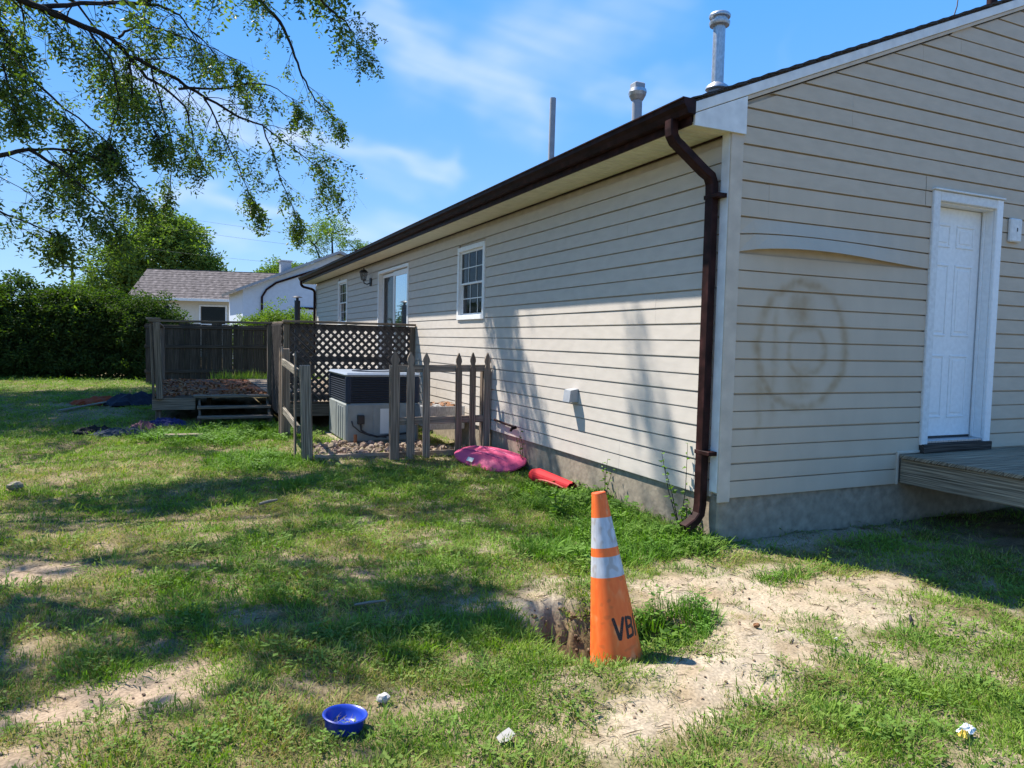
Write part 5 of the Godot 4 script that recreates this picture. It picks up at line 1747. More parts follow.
func spray(count: int, length: float, ll: float, lw: float) -> ArrayMesh:
	# a drooping twig along -y with leaves to both sides
	var mb := MB.new()
	for i in count:
		var f := (i + 0.5) / count
		var p := Vector3(0.15 * length * sin(f * 3.0), -f * length, 0)
		var an := i * 2.4 + rng.randf_range(-0.5, 0.5)
		var d := Vector3(cos(an), -0.55 + rng.randf_range(-0.35, 0.35), sin(an)).normalized() * ll * rng.randf_range(0.7, 1.2)
		var t := rng.randf_range(0.75, 1.25)
		mb.col = Color(t, t, t)
		leaf(mb, p, d, lw * rng.randf_range(0.8, 1.2))
	mb.col = Color(0.7, 0.5, 0.5)
	var n := Vector3(0, 0, 1)
	mb.tri(Vector3(-0.002, 0, 0), Vector3(0.002, 0, 0), Vector3(0.0, -length, 0), n, n, n)
	return mb.mesh()

func clump(count: int, ll: float, lw: float) -> ArrayMesh:
	# leaves scattered through a unit ball
	var mb := MB.new()
	for i in count:
		var p := Vector3(rng.randfn(), rng.randfn(), rng.randfn()).normalized() * pow(rng.randf(), 0.45)
		var d := (p + Vector3(rng.randf_range(-1, 1), rng.randf_range(-0.8, 0.6), rng.randf_range(-1, 1))).normalized() * ll * rng.randf_range(0.7, 1.3)
		var t := rng.randf_range(0.7, 1.3)
		mb.col = Color(t, t, t)
		leaf(mb, p, d, lw)
	return mb.mesh()

var limb_mb: MB
var tips := []

func grow(p0: Vector3, dir: Vector3, length: float, r: float, depth: int, droop: float, dens: float) -> void:
	# a branch that bends downward and carries twigs; twig ends collect in tips
	var n := 4 if depth > 0 else 3
	var pts := [p0]
	var rad := [r]
	var d := dir.normalized()
	for i in n:
		d = (d + Vector3(rng.randf_range(-0.25, 0.25), rng.randf_range(-0.2, 0.2) - droop, rng.randf_range(-0.25, 0.25))).normalized()
		pts.append(pts[-1] + d * length / n)
		rad.append(lerpf(r, r * 0.35, (i + 1.0) / n))
	limb_mb.tube(pts, rad, 5 if depth > 0 else 3, false)
	for i in range(1, n + 1):
		if depth > 0:
			for q in (3 if rng.randf() < 0.7 else 2):
				if rng.randf() > dens: continue
				var dd := (d * 0.7 + Vector3(rng.randf_range(-1, 1), rng.randf_range(-0.9, 0.5), rng.randf_range(-1, 1))).normalized()
				grow((pts[i] as Vector3).lerp(pts[i - 1], rng.randf()), dd, length * rng.randf_range(0.45, 0.8), r * 0.45, depth - 1, droop, dens)
		else:
			tips.append(pts[i])
			if rng.randf() < 0.6: tips.append((pts[i] as Vector3).lerp(pts[i - 1], 0.5))

func bough(pts: Array, r0: float, r1: float, every: float, length: float, dens: float, depth := 1, start := 0.15) -> void:
	var sm := []
	var rad := []
	for i in pts.size() - 1:
		for k in 3:
			sm.append((pts[i] as Vector3).lerp(pts[i + 1], k / 3.0) + Vector3(rng.randf_range(-0.012, 0.012), rng.randf_range(-0.012, 0.012), rng.randf_range(-0.012, 0.012)))
	sm.append(pts[-1])
	for i in sm.size(): rad.append(lerpf(r0, r1, float(i) / (sm.size() - 1)))
	limb_mb.tube(sm, rad, 9, true)
	var total := 0.0
	for i in sm.size() - 1: total += (sm[i] as Vector3).distance_to(sm[i + 1])
	var run := 0.0
	var nxt := total * start
	for i in sm.size() - 1:
		var l: float = (sm[i] as Vector3).distance_to(sm[i + 1])
		while nxt < run + l:
			var p: Vector3 = (sm[i] as Vector3).lerp(sm[i + 1], (nxt - run) / l)
			var along: Vector3 = (sm[i + 1] - sm[i]).normalized()
			var side := Vector3(rng.randf_range(-1, 1), rng.randf_range(-0.9, 0.6), rng.randf_range(-1, 1)).normalized()
			if rng.randf() < dens + 0.2:
				grow(p, (along * 0.6 + side).normalized(), length * rng.randf_range(0.55, 1.25), lerpf(r0, r1, nxt / total) * 0.28 + 0.002, depth, 0.14, dens)
			nxt += every * rng.randf_range(0.6, 1.4)
		run += l
	for k in 3: grow(sm[-1], (sm[-1] - sm[-3]).normalized() + Vector3(rng.randf_range(-0.4, 0.4), rng.randf_range(-0.4, 0.2), rng.randf_range(-0.4, 0.4)), length * 0.6, r1, depth, 0.14, dens)

func V(a: Array) -> Array:
	var o := []
	for e in a: o.append(Vector3(e[0], e[1], e[2]))
	return o

func build_shade_tree() -> void:
	var t := thing("shade_tree", "tall tree whose leafy drooping boughs hang over the lawn", "tree", Vector3(-8.6, 0, -5.2))
	limb_mb = MB.new()
	tips = []
	var trunk := MB.new()
	trunk.tube(V([[0, -0.2, 0], [0.02, 0.3, 0], [0.06, 1.2, 0.02], [0.16, 2.4, 0.05], [0.32, 3.4, 0.06], [0.5, 4.3, 0.1]]), [0.46, 0.36, 0.30, 0.27, 0.25, 0.22], 14, true)
	put("trunk", trunk, M.bark, t)
	# boughs that reach into view, from the fork in the trunk
	bough(V([[-8.15, 4.1, -5.12], [-7.0, 4.85, -4.9], [-5.61, 5.05, -4.8], [-4.99, 4.75, -4.9], [-4.73, 4.71, -5.0], [-4.44, 4.67, -5.09], [-4.19, 4.61, -5.19], [-4.03, 4.51, -5.33], [-3.83, 4.48, -5.46], [-3.54, 4.39, -5.54], [-3.24, 4.3, -5.73], [-2.84, 4.11, -5.75], [-2.56, 4.08, -5.84], [-2.27, 3.93, -5.92], [-1.83, 3.68, -6.03]]), 0.044, 0.005, 0.14, 0.78, 0.60, 1, 0.35)
	bough(V([[-4.03, 4.49, -5.33], [-3.85, 4.3, -5.34], [-3.67, 4.23, -5.37], [-3.46, 4.04, -5.37], [-3.39, 3.81, -5.43], [-3.35, 3.58, -5.4]]), 0.020, 0.005, 0.16, 0.42, 0.5)
	bough(V([[-4.03, 4.47, -5.33], [-4.0, 4.21, -5.19], [-4.01, 4.04, -5.18], [-3.92, 3.86, -5.13], [-3.77, 3.64, -5.05]]), 0.016, 0.005, 0.15, 0.36, 0.5)
	bough(V([[-5.2, 4.85, -4.9], [-4.84, 4.78, -5.06], [-4.51, 4.99, -5.36], [-3.93, 5.2, -5.55], [-3.67, 5.29, -5.77], [-3.51, 5.28, -5.91], [-3.40, 5.15, -5.96]]), 0.030, 0.008, 0.16, 0.7, 0.6)
	bough(V([[-3.93, 5.2, -5.55], [-3.4, 5.6, -5.7], [-2.84, 5.72, -5.74], [-2.57, 5.61, -5.83], [-2.34, 5.45, -5.94], [-2.21, 5.23, -5.98], [-2.11, 5.01, -6.03], [-2.0, 4.79, -6.07], [-1.86, 4.58, -6.11], [-1.69, 4.46, -6.13]]), 0.034, 0.005, 0.17, 0.42, 0.46)
	bough(V([[-3.4, 5.6, -5.7], [-2.7, 6.05, -5.7], [-2.12, 6.01, -5.76], [-1.78, 5.77, -5.92], [-1.5, 5.64, -6.0], [-1.34, 5.44, -6.03]]), 0.028, 0.005, 0.15, 0.42, 0.5)
	bough(V([[-8.15, 3.0, -5.0], [-6.6, 2.75, -4.5], [-5.5, 2.88, -4.2], [-5.09, 3.09, -4.4], [-4.88, 3.19, -4.54], [-4.66, 3.07, -4.54], [-4.44, 2.89, -4.54], [-4.27, 2.76, -4.56]]), 0.036, 0.005, 0.12, 0.62, 0.66, 1, 0.5)
	bough(V([[-4.88, 3.19, -4.54], [-4.75, 3.23, -4.59], [-4.55, 3.27, -4.72], [-4.19, 3.17, -4.77], [-3.95, 3.02, -4.85]]), 0.016, 0.005, 0.12, 0.42, 0.6)
	bough(V([[-5.6, 2.85, -4.2], [-5.3, 2.62, -4.15], [-5.0, 2.5, -4.2], [-4.7, 2.38, -4.3]]), 0.016, 0.006, 0.11, 0.34, 0.6)
	bough(V([[-3.54, 4.3, -5.53], [-3.13, 4.39, -5.68], [-2.72, 4.56, -5.73], [-2.47, 4.59, -5.83], [-2.2, 4.5, -5.9]]), 0.016, 0.004, 0.14, 0.42, 0.5)
	bough(V([[-5.4, 4.95, -4.85], [-5.1, 4.3, -4.7], [-4.9, 3.95, -4.7], [-4.6, 3.7, -4.75], [-4.25, 3.45, -4.85]]), 0.022, 0.006, 0.11, 0.48, 0.66)
	bough(V([[-5.6, 5.05, -4.8], [-5.3, 4.6, -4.6], [-5.1, 4.1, -4.5], [-5.0, 3.7, -4.45]]), 0.020, 0.006, 0.11, 0.46, 0.66)
	bough(V([[-4.44, 4.67, -5.09], [-4.2, 4.35, -5.0], [-4.1, 3.9, -4.95], [-4.2, 3.5, -4.9]]), 0.014, 0.005, 0.13, 0.36, 0.5)
	bough(V([[-4.12, 4.67, -5.27], [-4.05, 4.8, -5.36], [-3.83, 4.98, -5.6], [-3.4, 4.95, -5.7], [-3.0, 4.85, -5.75]]), 0.016, 0.004, 0.13, 0.42, 0.55)
	bough(V([[-3.24, 4.3, -5.73], [-3.05, 3.95, -5.8], [-2.85, 3.55, -5.85], [-2.70, 3.2, -5.9]]), 0.012, 0.004, 0.14, 0.40, 0.55)
	bough(V([[-2.56, 4.08, -5.84], [-2.4, 3.7, -5.95], [-2.25, 3.3, -6.0], [-2.12, 3.05, -6.05]]), 0.010, 0.004, 0.14, 0.36, 0.55)
	bough(V([[-3.83, 4.48, -5.46], [-3.7, 4.05, -5.4], [-3.6, 3.55, -5.35], [-3.62, 3.15, -5.3]]), 0.011, 0.004, 0.14, 0.38, 0.55)
	var shown := tips.size()
	# the rest of the crown, above and to the left of the view, which throws the dappled shade
	var far := [
		[[-8.1, 4.2, -5.1], [-7.6, 5.6, -5.0], [-6.6, 6.7, -4.6], [-5.4, 7.2, -4.0], [-4.6, 6.9, -3.2]],
		[[-8.1, 4.0, -5.1], [-7.4, 4.9, -4.4], [-6.4, 5.6, -3.4], [-5.4, 5.7, -2.6], [-4.7, 5.35, -2.1]],
		[[-8.1, 4.3, -5.1], [-7.6, 6.0, -5.8], [-6.4, 7.2, -6.4], [-5.0, 7.4, -7.0], [-3.8, 7.0, -7.4]],
		[[-8.2, 4.3, -5.2], [-8.2, 6.0, -6.8], [-7.6, 6.6, -8.6], [-6.8, 6.4, -10.4], [-6.2, 5.9, -11.6]],
		[[-8.2, 4.3, -5.2], [-8.4, 6.2, -5.4], [-8.2, 7.6, -5.8], [-7.6, 8.4, -6.4]],
		[[-8.2, 4.0, -5.1], [-9.4, 5.4, -4.2], [-10.6, 6.2, -3.4], [-11.4, 6.2, -2.6]],
		[[-8.2, 4.2, -5.3], [-9.6, 5.6, -6.4], [-10.8, 6.2, -7.6]],
		[[-6.4, 5.6, -3.4], [-6.4, 5.9, -2.2], [-6.6, 5.8, -1.2]],
		[[-7.6, 6.6, -8.6], [-6.2, 7.0, -9.0], [-5.0, 6.6, -9.6], [-4.4, 6.0, -10.2]],
		[[-6.6, 6.7, -4.6], [-5.2, 7.6, -5.4], [-3.9, 7.7, -5.9], [-2.6, 7.2, -6.2], [-1.9, 6.7, -6.3]],
		[[-7.6, 8.4, -6.4], [-6.4, 10.4, -7.4], [-5.2, 11.4, -8.2], [-4.2, 11.6, -8.6], [-3.4, 11.3, -8.8]],
		[[-6.4, 10.4, -7.4], [-5.2, 11.2, -6.8], [-4.4, 11.4, -6.4]],
		[[-8.2, 3.4, -5.3], [-8.3, 4.2, -6.6], [-8.0, 4.5, -8.4], [-7.6, 4.3, -10.0]]]
	for b in [[[-6.4, 5.6, -3.4], [-5.6, 5.3, -2.5], [-4.8, 5.05, -2.05], [-4.2, 4.95, -1.85], [-3.9, 4.8, -1.7]], [[-5.6, 5.3, -2.5], [-5.0, 5.5, -2.4], [-4.4, 5.4, -2.2]]]: bough(V(b), 0.03, 0.006, 0.16, 0.50, 0.7, 1, 0.25)
	var band := tips.size()
	for b in far: bough(V(b), 0.042, 0.008, 0.30, 0.95, 0.62, 1, 0.3)
	for i in 3: limb_mb.col = Color.WHITE
	var l := put("limbs", limb_mb, M.bark, t)
	l.position = -t.position
	var sp := [spray(10, 0.22, 0.055, 0.022), spray(9, 0.18, 0.062, 0.025), spray(16, 0.40, 0.085, 0.036)]
	var xs := [[], [], []]
	var cs := [[], [], []]
	for i in tips.size():
		var k := rng.randi() % 2 if i < shown else 2
		if i >= shown and rng.randf() > (0.24 if i < band else 0.25): continue
		if i < shown and rng.randf() > 0.47 - 0.08 * smoothstep(-4.6, -2.8, tips[i].x): continue
		for rep in 1:
			var b := Basis(Vector3.UP, rng.randf() * TAU) * Basis(Vector3.RIGHT, rng.randf_range(-1.1, 1.1))
			b = b.scaled(Vector3.ONE * rng.randf_range(0.75, 1.3))
			xs[k].append(Transform3D(b, tips[i] - t.position))
			var c := Vector3(0.10, 0.15, 0.045).lerp(Vector3(0.27, 0.34, 0.085), pow(rng.randf(), 1.6))
			cs[k].append(Color(c.x, c.y, c.z))
	for k in 3: baked("crown", sp[k], xs[k], cs[k], M.leaf, t)
	print("shade tree sprays ", xs[0].size() + xs[1].size(), " + ", xs[2].size())

func canopy_tree(called: String, label: String, base: Vector3, lobes: Array, trunk_r: float, clumps: int, size: float, dark: Vector3, light: Vector3, category := "tree", group := "") -> void:
	# a tree or bush whose crown is made of leaf clumps over several lobes; lobes: [centre, radii] relative to base
	var t := thing(called, label, category, base, 0.0, group)
	limb_mb = MB.new()
	var top: Vector3 = lobes[0][0]
	var tr := MB.new()
	tr.tube([Vector3(0, -0.3, 0), Vector3(top.x * 0.1, top.y * 0.35, top.z * 0.1), Vector3(top.x * 0.5, top.y * 0.75, top.z * 0.5)], [trunk_r * 1.2, trunk_r * 0.9, trunk_r * 0.6], 9, true)
	put("trunk" if category == "tree" else "stem", tr, M.bark, t)
	for lb in lobes:
		var a := Vector3(top.x * 0.3, top.y * 0.5, top.z * 0.3)
		limb_mb.tube([a, a.lerp(lb[0], 0.5) + Vector3(0, (lb[1] as Vector3).y * 0.1, 0), lb[0]], [trunk_r * 0.55, trunk_r * 0.35, trunk_r * 0.15], 6, false)
		for k in 5:
			var d := Vector3(rng.randf_range(-1, 1), rng.randf_range(-0.2, 1), rng.randf_range(-1, 1)).normalized()
			limb_mb.tube([lb[0], lb[0] + d * (lb[1] as Vector3) * 0.45, lb[0] + d * (lb[1] as Vector3) * 0.9], [trunk_r * 0.2, trunk_r * 0.12, trunk_r * 0.04], 4, false)
	put("limbs", limb_mb, M.bark, t)
	var vol := 0.0
	for lb in lobes: vol += lb[1].x * lb[1].y + lb[1].y * lb[1].z
	var xs := []
	var cs := []
	for lb in lobes:
		var n := int(clumps * (lb[1].x * lb[1].y + lb[1].y * lb[1].z) / vol)
		for i in n:
			var d := Vector3(rng.randfn(), rng.randfn(), rng.randfn()).normalized()
			var rr: float = pow(rng.randf(), 0.33) * (1.0 + 0.28 * nz.get_noise_3dv(d * 60.0 + lb[0] * 30.0))
			var p: Vector3 = lb[0] + d * lb[1] * rr
			if p.y < 0.05: p.y = rng.randf() * 0.4
			var s := size * rng.randf_range(0.6, 1.3)
			var b := Basis(Vector3(rng.randf_range(-1, 1), rng.randf_range(-1, 1), rng.randf_range(-1, 1)).normalized(), rng.randf() * TAU).scaled(Vector3(s, s * 0.75, s))
			xs.append(Transform3D(b, p))
			var c := dark.lerp(light, rng.randf())
			cs.append(Color(c.x, c.y, c.z))
	baked("crown", far_clump, xs, cs, M.leaf_far, t)

var far_clump: ArrayMesh

func build_backdrop() -> void:
	far_clump = clump(26, 0.55, 0.30)
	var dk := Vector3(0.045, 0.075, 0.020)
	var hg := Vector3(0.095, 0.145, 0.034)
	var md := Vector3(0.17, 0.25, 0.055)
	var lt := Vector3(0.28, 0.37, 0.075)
	# dark shrubs along the left boundary
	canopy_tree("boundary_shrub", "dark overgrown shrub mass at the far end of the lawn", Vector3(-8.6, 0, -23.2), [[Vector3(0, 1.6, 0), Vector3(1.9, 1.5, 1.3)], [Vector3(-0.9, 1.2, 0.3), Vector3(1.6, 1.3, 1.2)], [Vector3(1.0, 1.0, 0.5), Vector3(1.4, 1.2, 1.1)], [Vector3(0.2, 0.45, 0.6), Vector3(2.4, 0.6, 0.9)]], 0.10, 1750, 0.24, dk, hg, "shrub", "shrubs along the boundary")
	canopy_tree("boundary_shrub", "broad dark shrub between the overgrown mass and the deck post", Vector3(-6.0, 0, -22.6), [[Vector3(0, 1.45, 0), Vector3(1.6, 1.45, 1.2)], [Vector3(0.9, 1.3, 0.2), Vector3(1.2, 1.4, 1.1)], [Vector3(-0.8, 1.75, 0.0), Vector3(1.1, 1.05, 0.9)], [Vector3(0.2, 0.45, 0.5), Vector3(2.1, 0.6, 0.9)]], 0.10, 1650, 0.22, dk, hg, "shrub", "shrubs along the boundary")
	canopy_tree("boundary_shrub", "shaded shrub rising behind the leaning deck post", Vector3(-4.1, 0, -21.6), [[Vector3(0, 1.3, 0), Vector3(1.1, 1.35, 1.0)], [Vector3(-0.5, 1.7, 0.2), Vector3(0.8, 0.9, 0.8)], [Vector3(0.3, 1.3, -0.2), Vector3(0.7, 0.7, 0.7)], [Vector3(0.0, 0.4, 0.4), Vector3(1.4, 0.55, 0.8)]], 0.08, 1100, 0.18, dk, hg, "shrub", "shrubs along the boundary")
	canopy_tree("maple_sapling", "pale leaved young tree lit above the dark shrubs", Vector3(-10.4, 0, -23.4), [[Vector3(0.2, 1.9, 0), Vector3(1.6, 1.3, 1.2)], [Vector3(1.1, 2.1, 0.4), Vector3(1.0, 0.8, 0.9)]], 0.08, 800, 0.22, md, lt)
	# a tall tree beyond the left edge that keeps the far lawn and the deck in shade
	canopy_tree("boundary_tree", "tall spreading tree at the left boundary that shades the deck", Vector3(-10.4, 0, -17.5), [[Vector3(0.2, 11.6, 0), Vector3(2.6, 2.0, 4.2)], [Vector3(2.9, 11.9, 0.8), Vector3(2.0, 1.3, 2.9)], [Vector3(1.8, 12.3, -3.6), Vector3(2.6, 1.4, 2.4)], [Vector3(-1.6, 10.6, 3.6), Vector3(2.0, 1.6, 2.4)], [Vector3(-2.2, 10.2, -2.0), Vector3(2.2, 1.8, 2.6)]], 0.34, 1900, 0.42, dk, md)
	# sunlit bushes behind the board fence
	canopy_tree("fence_bush", "sunlit green bush rising above the board fence", Vector3(-1.5, 0, -20.2), [[Vector3(0, 1.1, 0), Vector3(0.6, 0.9, 0.7)], [Vector3(0.5, 1.4, 0), Vector3(0.6, 0.7, 0.6)]], 0.06, 620, 0.15, md, lt, "bush", "bushes behind the board fence")
	canopy_tree("fence_bush", "taller sunlit bush behind the board fence by the neighbour", Vector3(-0.7, 0, -20.0), [[Vector3(0, 1.4, 0), Vector3(0.8, 1.0, 0.8)], [Vector3(0.5, 1.6, 0), Vector3(0.6, 0.7, 0.6)]], 0.06, 560, 0.15, md, lt, "bush", "bushes behind the board fence")
	canopy_tree("fence_bush", "yellow green bush beside the far house corner", Vector3(0.6, 0, -20.4), [[Vector3(0, 1.3, 0), Vector3(0.7, 1.0, 0.7)], [Vector3(-0.4, 1.5, 0.1), Vector3(0.5, 0.6, 0.5)]], 0.06, 480, 0.14, md, lt * 1.1, "bush", "bushes behind the board fence")
	# weeds before the fence, seen over the deck
	var wx := []
	var wc := []
	for i in 700:
		var x := rng.randf_range(-3.6, 0.0)
		var z := rng.randf_range(-17.6, -14.3)
		wx.append(Transform3D(Basis(Vector3.UP, rng.randf() * TAU).scaled(Vector3(2.6, rng.randf_range(2.0, 4.5) * (1.2 if x > -2.6 else 0.5), 2.6)), Vector3(x, -0.02, z)))
		var c := Vector3(0.10, 0.18, 0.03).lerp(Vector3(0.20, 0.25, 0.05), rng.randf())
		wc.append(Color(c.x, c.y, c.z))
	tag(multi("tall_weeds", tuft(14, 0.06, 0.06, 0.15, 0.7, 0.006), wx, wc, M.grass, self), "tall bright weeds between the deck and board fence", "weeds", "", "stuff")
	# trees further off
	canopy_tree("round_tree", "large round green tree behind the grey roofed neighbour", Vector3(-4.6, 0, -63.0), [[Vector3(0, 7.2, 0), Vector3(4.2, 4.0, 3.6)], [Vector3(-3.0, 5.4, 0.6), Vector3(2.9, 3.2, 2.8)], [Vector3(3.0, 5.0, 0.4), Vector3(2.8, 2.8, 2.6)], [Vector3(0.8, 9.2, 0.2), Vector3(2.4, 2.1, 2.2)], [Vector3(-5.2, 3.2, 0), Vector3(2.4, 2.6, 2.2)]], 0.35, 2100, 0.55, Vector3(0.12, 0.185, 0.042), Vector3(0.27, 0.345, 0.075))
	canopy_tree("open_tree", "airy tree with bare forked trunk above the neighbour's roof", Vector3(10.1, 0, -67.0), [[Vector3(-0.3, 11.3, 0), Vector3(2.3, 1.5, 1.8)], [Vector3(2.0, 9.9, 0), Vector3(1.9, 1.0, 1.5)], [Vector3(-2.0, 10.1, 0.4), Vector3(1.4, 1.0, 1.2)], [Vector3(0.8, 7.8, 0.4), Vector3(3.0, 1.3, 1.8)]], 0.34, 300, 0.36, md, lt)
	canopy_tree("hedge_tree", "low leafy tree beside the neighbour's chimney", Vector3(5.2, 0, -66.0), [[Vector3(0, 6.8, 0), Vector3(2.2, 1.7, 1.8)], [Vector3(2.4, 6.4, 0), Vector3(1.8, 1.8, 1.6)], [Vector3(-1.2, 5.2, 0), Vector3(1.8, 2.4, 1.6)], [Vector3(3.8, 7.2, 0.5), Vector3(1.6, 1.8, 1.5)]], 0.25, 900, 0.45, md, lt)
	# --- neighbour with the grey roof
	var n1 := thing("neighbour_house", "cream bungalow with faded grey brown roof beyond the fence", "house", Vector3(-0.6, 0, -49.5), -0.28)
	var cream := grained(L(0.62, 0.58, 0.48), 0.8, (M.siding as StandardMaterial3D).albedo_texture, null, Vector3(0.5, 0.5, 0.5), true)
	piece("wall", Vector3(-4.6, -0.1, -3.3), Vector3(4.6, 3.75, -3.15), cream, n1, 0.02)
	for x in [-4.6, 4.45]: piece("wall", Vector3(x, -0.1, -3.15), Vector3(x + 0.15, 3.75, 3.15), cream, n1, 0.0)
	for e in [[-4.6, -3.6, -0.1, 3.75], [-3.6, -2.6, -0.1, 2.1], [-3.6, -2.6, 3.2, 3.75], [-2.6, -0.75, -0.1, 3.75], [-0.75, 0.75, -0.1, 2.1], [-0.75, 0.75, 3.2, 3.75], [0.75, 4.6, -0.1, 3.75]]:
		piece("wall", Vector3(e[0], e[2], 3.15), Vector3(e[1], e[3], 3.3), cream, n1, 0.0)
	piece("ceiling", Vector3(-4.4, 3.5, -3.1), Vector3(4.4, 3.6, 3.1), M.room, n1, 0.0)
	for s in [-1.0, 1.0]:
		for c in 12:
			var f0 := c / 12.0
			var f1 := (c + 1.15) / 12.0
			var mb := MB.new()
			mb.bar(Vector3(0, 3.62 + 2.1 * f0, s * 3.9 * (1 - f0)), Vector3(0, 3.60 + 2.1 * f1, s * 3.9 * (1 - f1)), 10.0, 0.03, 0.0, Vector3.UP)
			put("shingle_course", mb, M.shingle_far, n1)
	for x in [-4.55, 4.55]:
		var mb := MB.new()
		mb.prism(PackedVector2Array([Vector2(-3.3, 3.7), Vector2(3.3, 3.7), Vector2(0, 5.55)]), 0.1, Transform3D(Basis(Vector3.UP, PI / 2), Vector3(x, 0, 0)))
		put("gable", mb, cream, n1)
	piece("fascia", Vector3(-4.9, 3.50, 3.86), Vector3(4.9, 3.66, 3.94), M.white_trim, n1)
	for w in [[-0.75, 0.75], [-3.6, -2.6]]:
		var win := Node3D.new()
		win.name = numbered("window", n1)
		n1.add_child(win, true)
		for e in [[w[0] - 0.10, w[0], 2.0, 3.3], [w[1], w[1] + 0.10, 2.0, 3.3], [w[0], w[1], 2.0, 2.1], [w[0], w[1], 3.2, 3.3]]:
			piece("frame", Vector3(e[0], e[2], 3.302), Vector3(e[1], e[3], 3.36), M.white_trim, win)
		piece("pane", Vector3(w[0], 2.1, 3.20), Vector3(w[1], 3.20, 3.21), M.glass, win, 0.0)
	# --- neighbour with the white gable
	var n2 := thing("white_house", "pale blue white house with sloping roof edge and brown downpipe", "house", Vector3(2.6, 0, -32.5), 0.06)
	var pale := grained(L(0.60, 0.66, 0.74), 0.7, (M.siding as StandardMaterial3D).albedo_texture, null, Vector3(0.5, 0.5, 0.5), true)
	var wall := MB.new()
	wall.prism(PackedVector2Array([Vector2(-3.4, -0.1), Vector2(4.2, -0.1), Vector2(4.2, 5.2), Vector2(1.0, 5.5), Vector2(-3.4, 3.55)]), 5.0, Transform3D(Basis.IDENTITY, Vector3(0, 0, -2.5)))
	put("wall", wall, pale, n2)
	var rf := MB.new()
	rf.bar(Vector3(-3.75, 3.48, -2.4), Vector3(1.05, 5.60, -2.4), 5.5, 0.12, 0.0, Vector3.UP)
	put("roof", rf, M.pvc, n2)
	rf = MB.new()
	rf.bar(Vector3(1.05, 5.60, -2.4), Vector3(5.0, 4.2, -2.4), 5.5, 0.12, 0.0, Vector3.UP)
	put("roof", rf, M.pvc, n2)
	rf = MB.new()
	rf.tube(V([[-2.55, 2.0, 0.06], [-2.55, 3.25, 0.06], [-2.35, 3.6, 0.06], [-1.9, 3.95, 0.06], [0.2, 4.75, 0.06]]), [0.05, 0.05, 0.05, 0.05, 0.05], 8)
	put("downpipe", rf, M.gutter, n2)
	piece("foundation_band", Vector3(-1.0, -0.1, 0.0), Vector3(4.2, 2.75, 0.05), M.white_trim, n2, 0.01)
	piece("ledge", Vector3(-1.05, 2.75, 0.0), Vector3(4.2, 2.85, 0.10), M.gutter, n2, 0.01)
	var ch := piece("chimney", Vector3(-1.55, 3.9, -1.2), Vector3(-1.05, 5.05, -0.7), M.pvc, n2, 0.02)
	piece("chimney_cap", Vector3(-1.60, 5.05, -1.25), Vector3(-1.0, 5.12, -0.65), M.pvc, ch, 0.01)
	# --- pole and wires
	var pole := thing("utility_pole", "distant wooden utility pole with crossarms above the shrubs", "utility pole", Vector3(-11.45, 0, -66.0))
	var pm := MB.new()
	pm.tube([Vector3(0, -0.2, 0), Vector3(0, 7.8, 0)], [0.14, 0.10], 8)
	put("mast", pm, M.bark, pole)
	for y in [7.3, 6.7]: plank("crossarm", Vector3(-0.9, y, 0), Vector3(0.9, y, 0), 0.10, 0.12, M.bark, pole)
	var wires := [[Vector3(-12.5, 9.7, -48), Vector3(14.0, 6.9, -39.0), 0.35], [Vector3(-12.5, 9.0, -48), Vector3(14.0, 6.3, -39.0), 0.4], [Vector3(-12.5, 7.4, -48), Vector3(14.0, 5.6, -39.0), 0.5]]
	var wl := ["upper overhead power line crossing the sky", "middle overhead power line crossing the sky", "lowest overhead power line crossing behind the trees"]
	for i in wires.size():
		var e: Array = wires[i]
		var pts := []
		var rd := []
		for k in 17:
			var f := k / 16.0
			pts.append((e[0] as Vector3).lerp(e[1], f) - Vector3.UP * e[2] * 4.0 * f * (1 - f))
			rd.append(0.006)
		pm = MB.new()
		pm.tube(pts, rd, 5, false)
		tag(put("power_line", pm, M.black), wl[i], "power line", "overhead lines")
	# --- the black stovepipe standing on the deck
	var sp := thing("patio_stovepipe", "black capped stovepipe of a patio stove behind the lattice", "stovepipe", Vector3(-1.17, 0.40, -12.45))
	pm = MB.new()
	pm.lathe([Vector2(0.0, 0.0), Vector2(0.26, 0.0), Vector2(0.30, 0.15), Vector2(0.30, 0.45), Vector2(0.20, 0.62), Vector2(0.065, 0.72)], 20)
	put("fire_pot", pm, M.black, sp)
	pm = MB.new()
	pm.lathe([Vector2(0.062, 0.70), Vector2(0.062, 1.80)], 16)
	put("pipe", pm, M.black, sp)
	pm = MB.new()
	pm.lathe([Vector2(0.03, 1.80), Vector2(0.03, 1.86), Vector2(0.115, 1.865), Vector2(0.05, 1.90), Vector2(0.0, 1.905)], 16)
	put("cap", pm, M.black, sp)

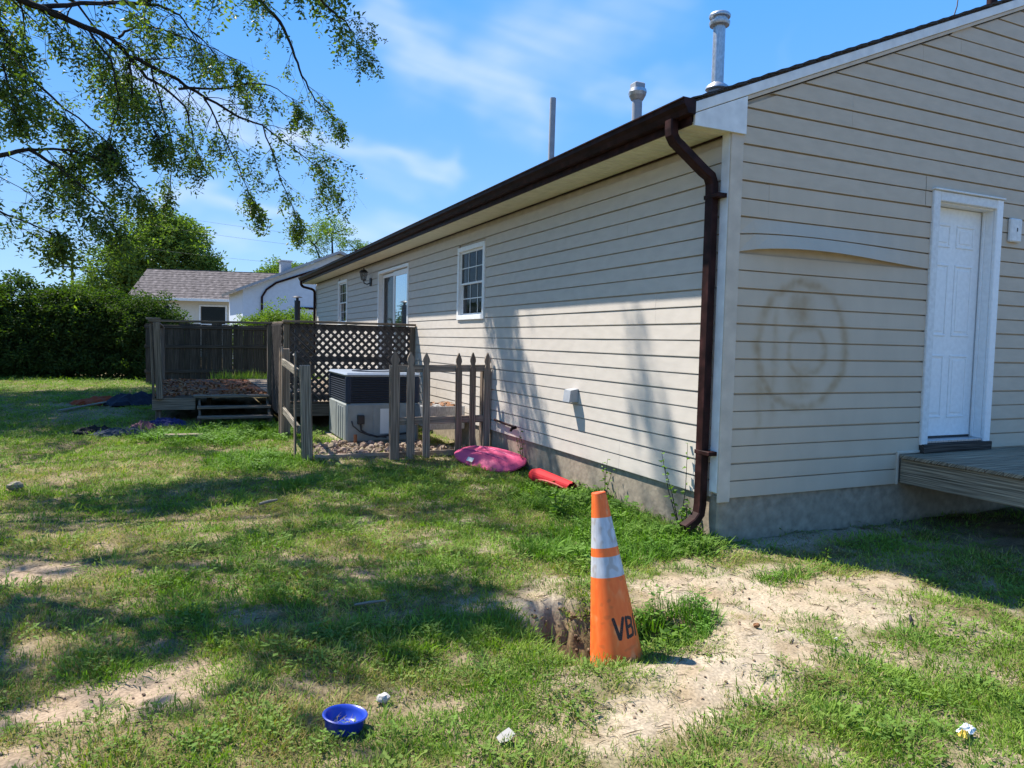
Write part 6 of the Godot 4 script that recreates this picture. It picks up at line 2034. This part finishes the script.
func weed_plant(label: String, p: Vector3, hgt: float, leaves: int, ll: float, lw: float, lean := Vector3.ZERO) -> void:
	var t := thing("weed_plant", label, "weed", p + Vector3(0, ground_y(p.x, p.z), 0))
	var st := MB.new()
	var lf := MB.new()
	var stems := 3
	for s in stems:
		var an := rng.randf() * TAU
		var top := Vector3(cos(an) * hgt * 0.22, hgt * rng.randf_range(0.75, 1.0), sin(an) * hgt * 0.22) + lean * hgt
		if p.x + top.x > -0.03 and p.z < 0.0: top.x = -0.04 - p.x
		var mid := top * 0.5 + Vector3(rng.randf_range(-0.02, 0.02), 0, rng.randf_range(-0.02, 0.02))
		st.tube([Vector3.ZERO, mid, top], [0.004, 0.003, 0.0015], 5, false)
		for i in leaves:
			var f := (i + 1.0) / leaves
			var q := mid * (f * 2.0) if f < 0.5 else mid.lerp(top, f * 2.0 - 1.0)
			var a := i * 2.4 + rng.randf()
			var g := rng.randf_range(0.8, 1.2)
			lf.col = Color(0.15 * g, 0.25 * g, 0.05 * g)
			leaf(lf, q, Vector3(cos(a), rng.randf_range(-0.3, 0.5), sin(a)).normalized() * ll * rng.randf_range(0.6, 1.2) * (1.15 - 0.6 * f), lw)
	st.col = Color(0.10, 0.15, 0.04)
	put("stem", st, M.bark, t)
	put("leaves", lf, M.leaf, t)

func build_weeds() -> void:
	weed_plant("thin seedling with narrow leaves against the foundation mid wall", Vector3(-0.07, 0, -1.42), 0.42, 9, 0.06, 0.022)
	weed_plant("leafy vine climbing beside the foot of the brown downspout", Vector3(-0.05, 0, -0.36), 0.72, 11, 0.055, 0.036)
	weed_plant("short leafy weed curled around the downspout elbow", Vector3(-0.10, 0, -0.26), 0.26, 12, 0.06, 0.04)
	weed_plant("spindly weed by the hose spigot", Vector3(-0.06, 0, -3.15), 0.45, 9, 0.06, 0.02)
	weed_plant("bushy broad leafed weed on the right side of the pit", Vector3(-1.28, 0, 1.22), 0.24, 14, 0.10, 0.035)
	weed_plant("bushy dark weed on the near right rim of the pit", Vector3(-1.40, 0, 1.34), 0.20, 14, 0.10, 0.032)
	weed_plant("leafy weed in the pit directly behind the cone", Vector3(-1.50, 0, 1.10), 0.26, 14, 0.10, 0.035)
	weed_plant("low leafy weed on the left bank of the pit", Vector3(-1.98, 0, 0.88), 0.13, 14, 0.08, 0.030)
	weed_plant("upright seedling in the house's shadow on bare soil", Vector3(0.42, 0, 0.62), 0.13, 7, 0.05, 0.015)
	weed_plant("tangled dark weed clump before the red trough", Vector3(-0.72, 0, -1.05), 0.26, 14, 0.09, 0.03)

func _ready() -> void:
	rng.seed = 20240611
	nz.seed = 3
	nz.noise_type = FastNoiseLite.TYPE_SIMPLEX_SMOOTH
	nz.frequency = 0.03
	nz.fractal_octaves = 3
	nz2.seed = 17
	nz2.noise_type = FastNoiseLite.TYPE_SIMPLEX_SMOOTH
	nz2.frequency = 0.03
	nz2.fractal_octaves = 2
	nz3.seed = 41
	nz3.noise_type = FastNoiseLite.TYPE_SIMPLEX_SMOOTH
	nz3.frequency = 0.03
	nz3.fractal_octaves = 2
	setup_view()
	make_materials()
	print("materials ", Time.get_ticks_msec())
	build_ground()
	print("ground ", Time.get_ticks_msec())
	build_house()
	build_backdrop()
	print("house ", Time.get_ticks_msec())
	build_shade_tree()
	build_yard_deck()
	build_door_platform()
	build_picket_fence()
	build_back_fence()
	build_cooling_unit()
	build_cone()
	build_bowl()
	build_toys()
	build_grass()
	build_rubble()
	build_debris()
	build_clods()
	build_litter()
	build_weeds()
	print("done ", Time.get_ticks_msec())
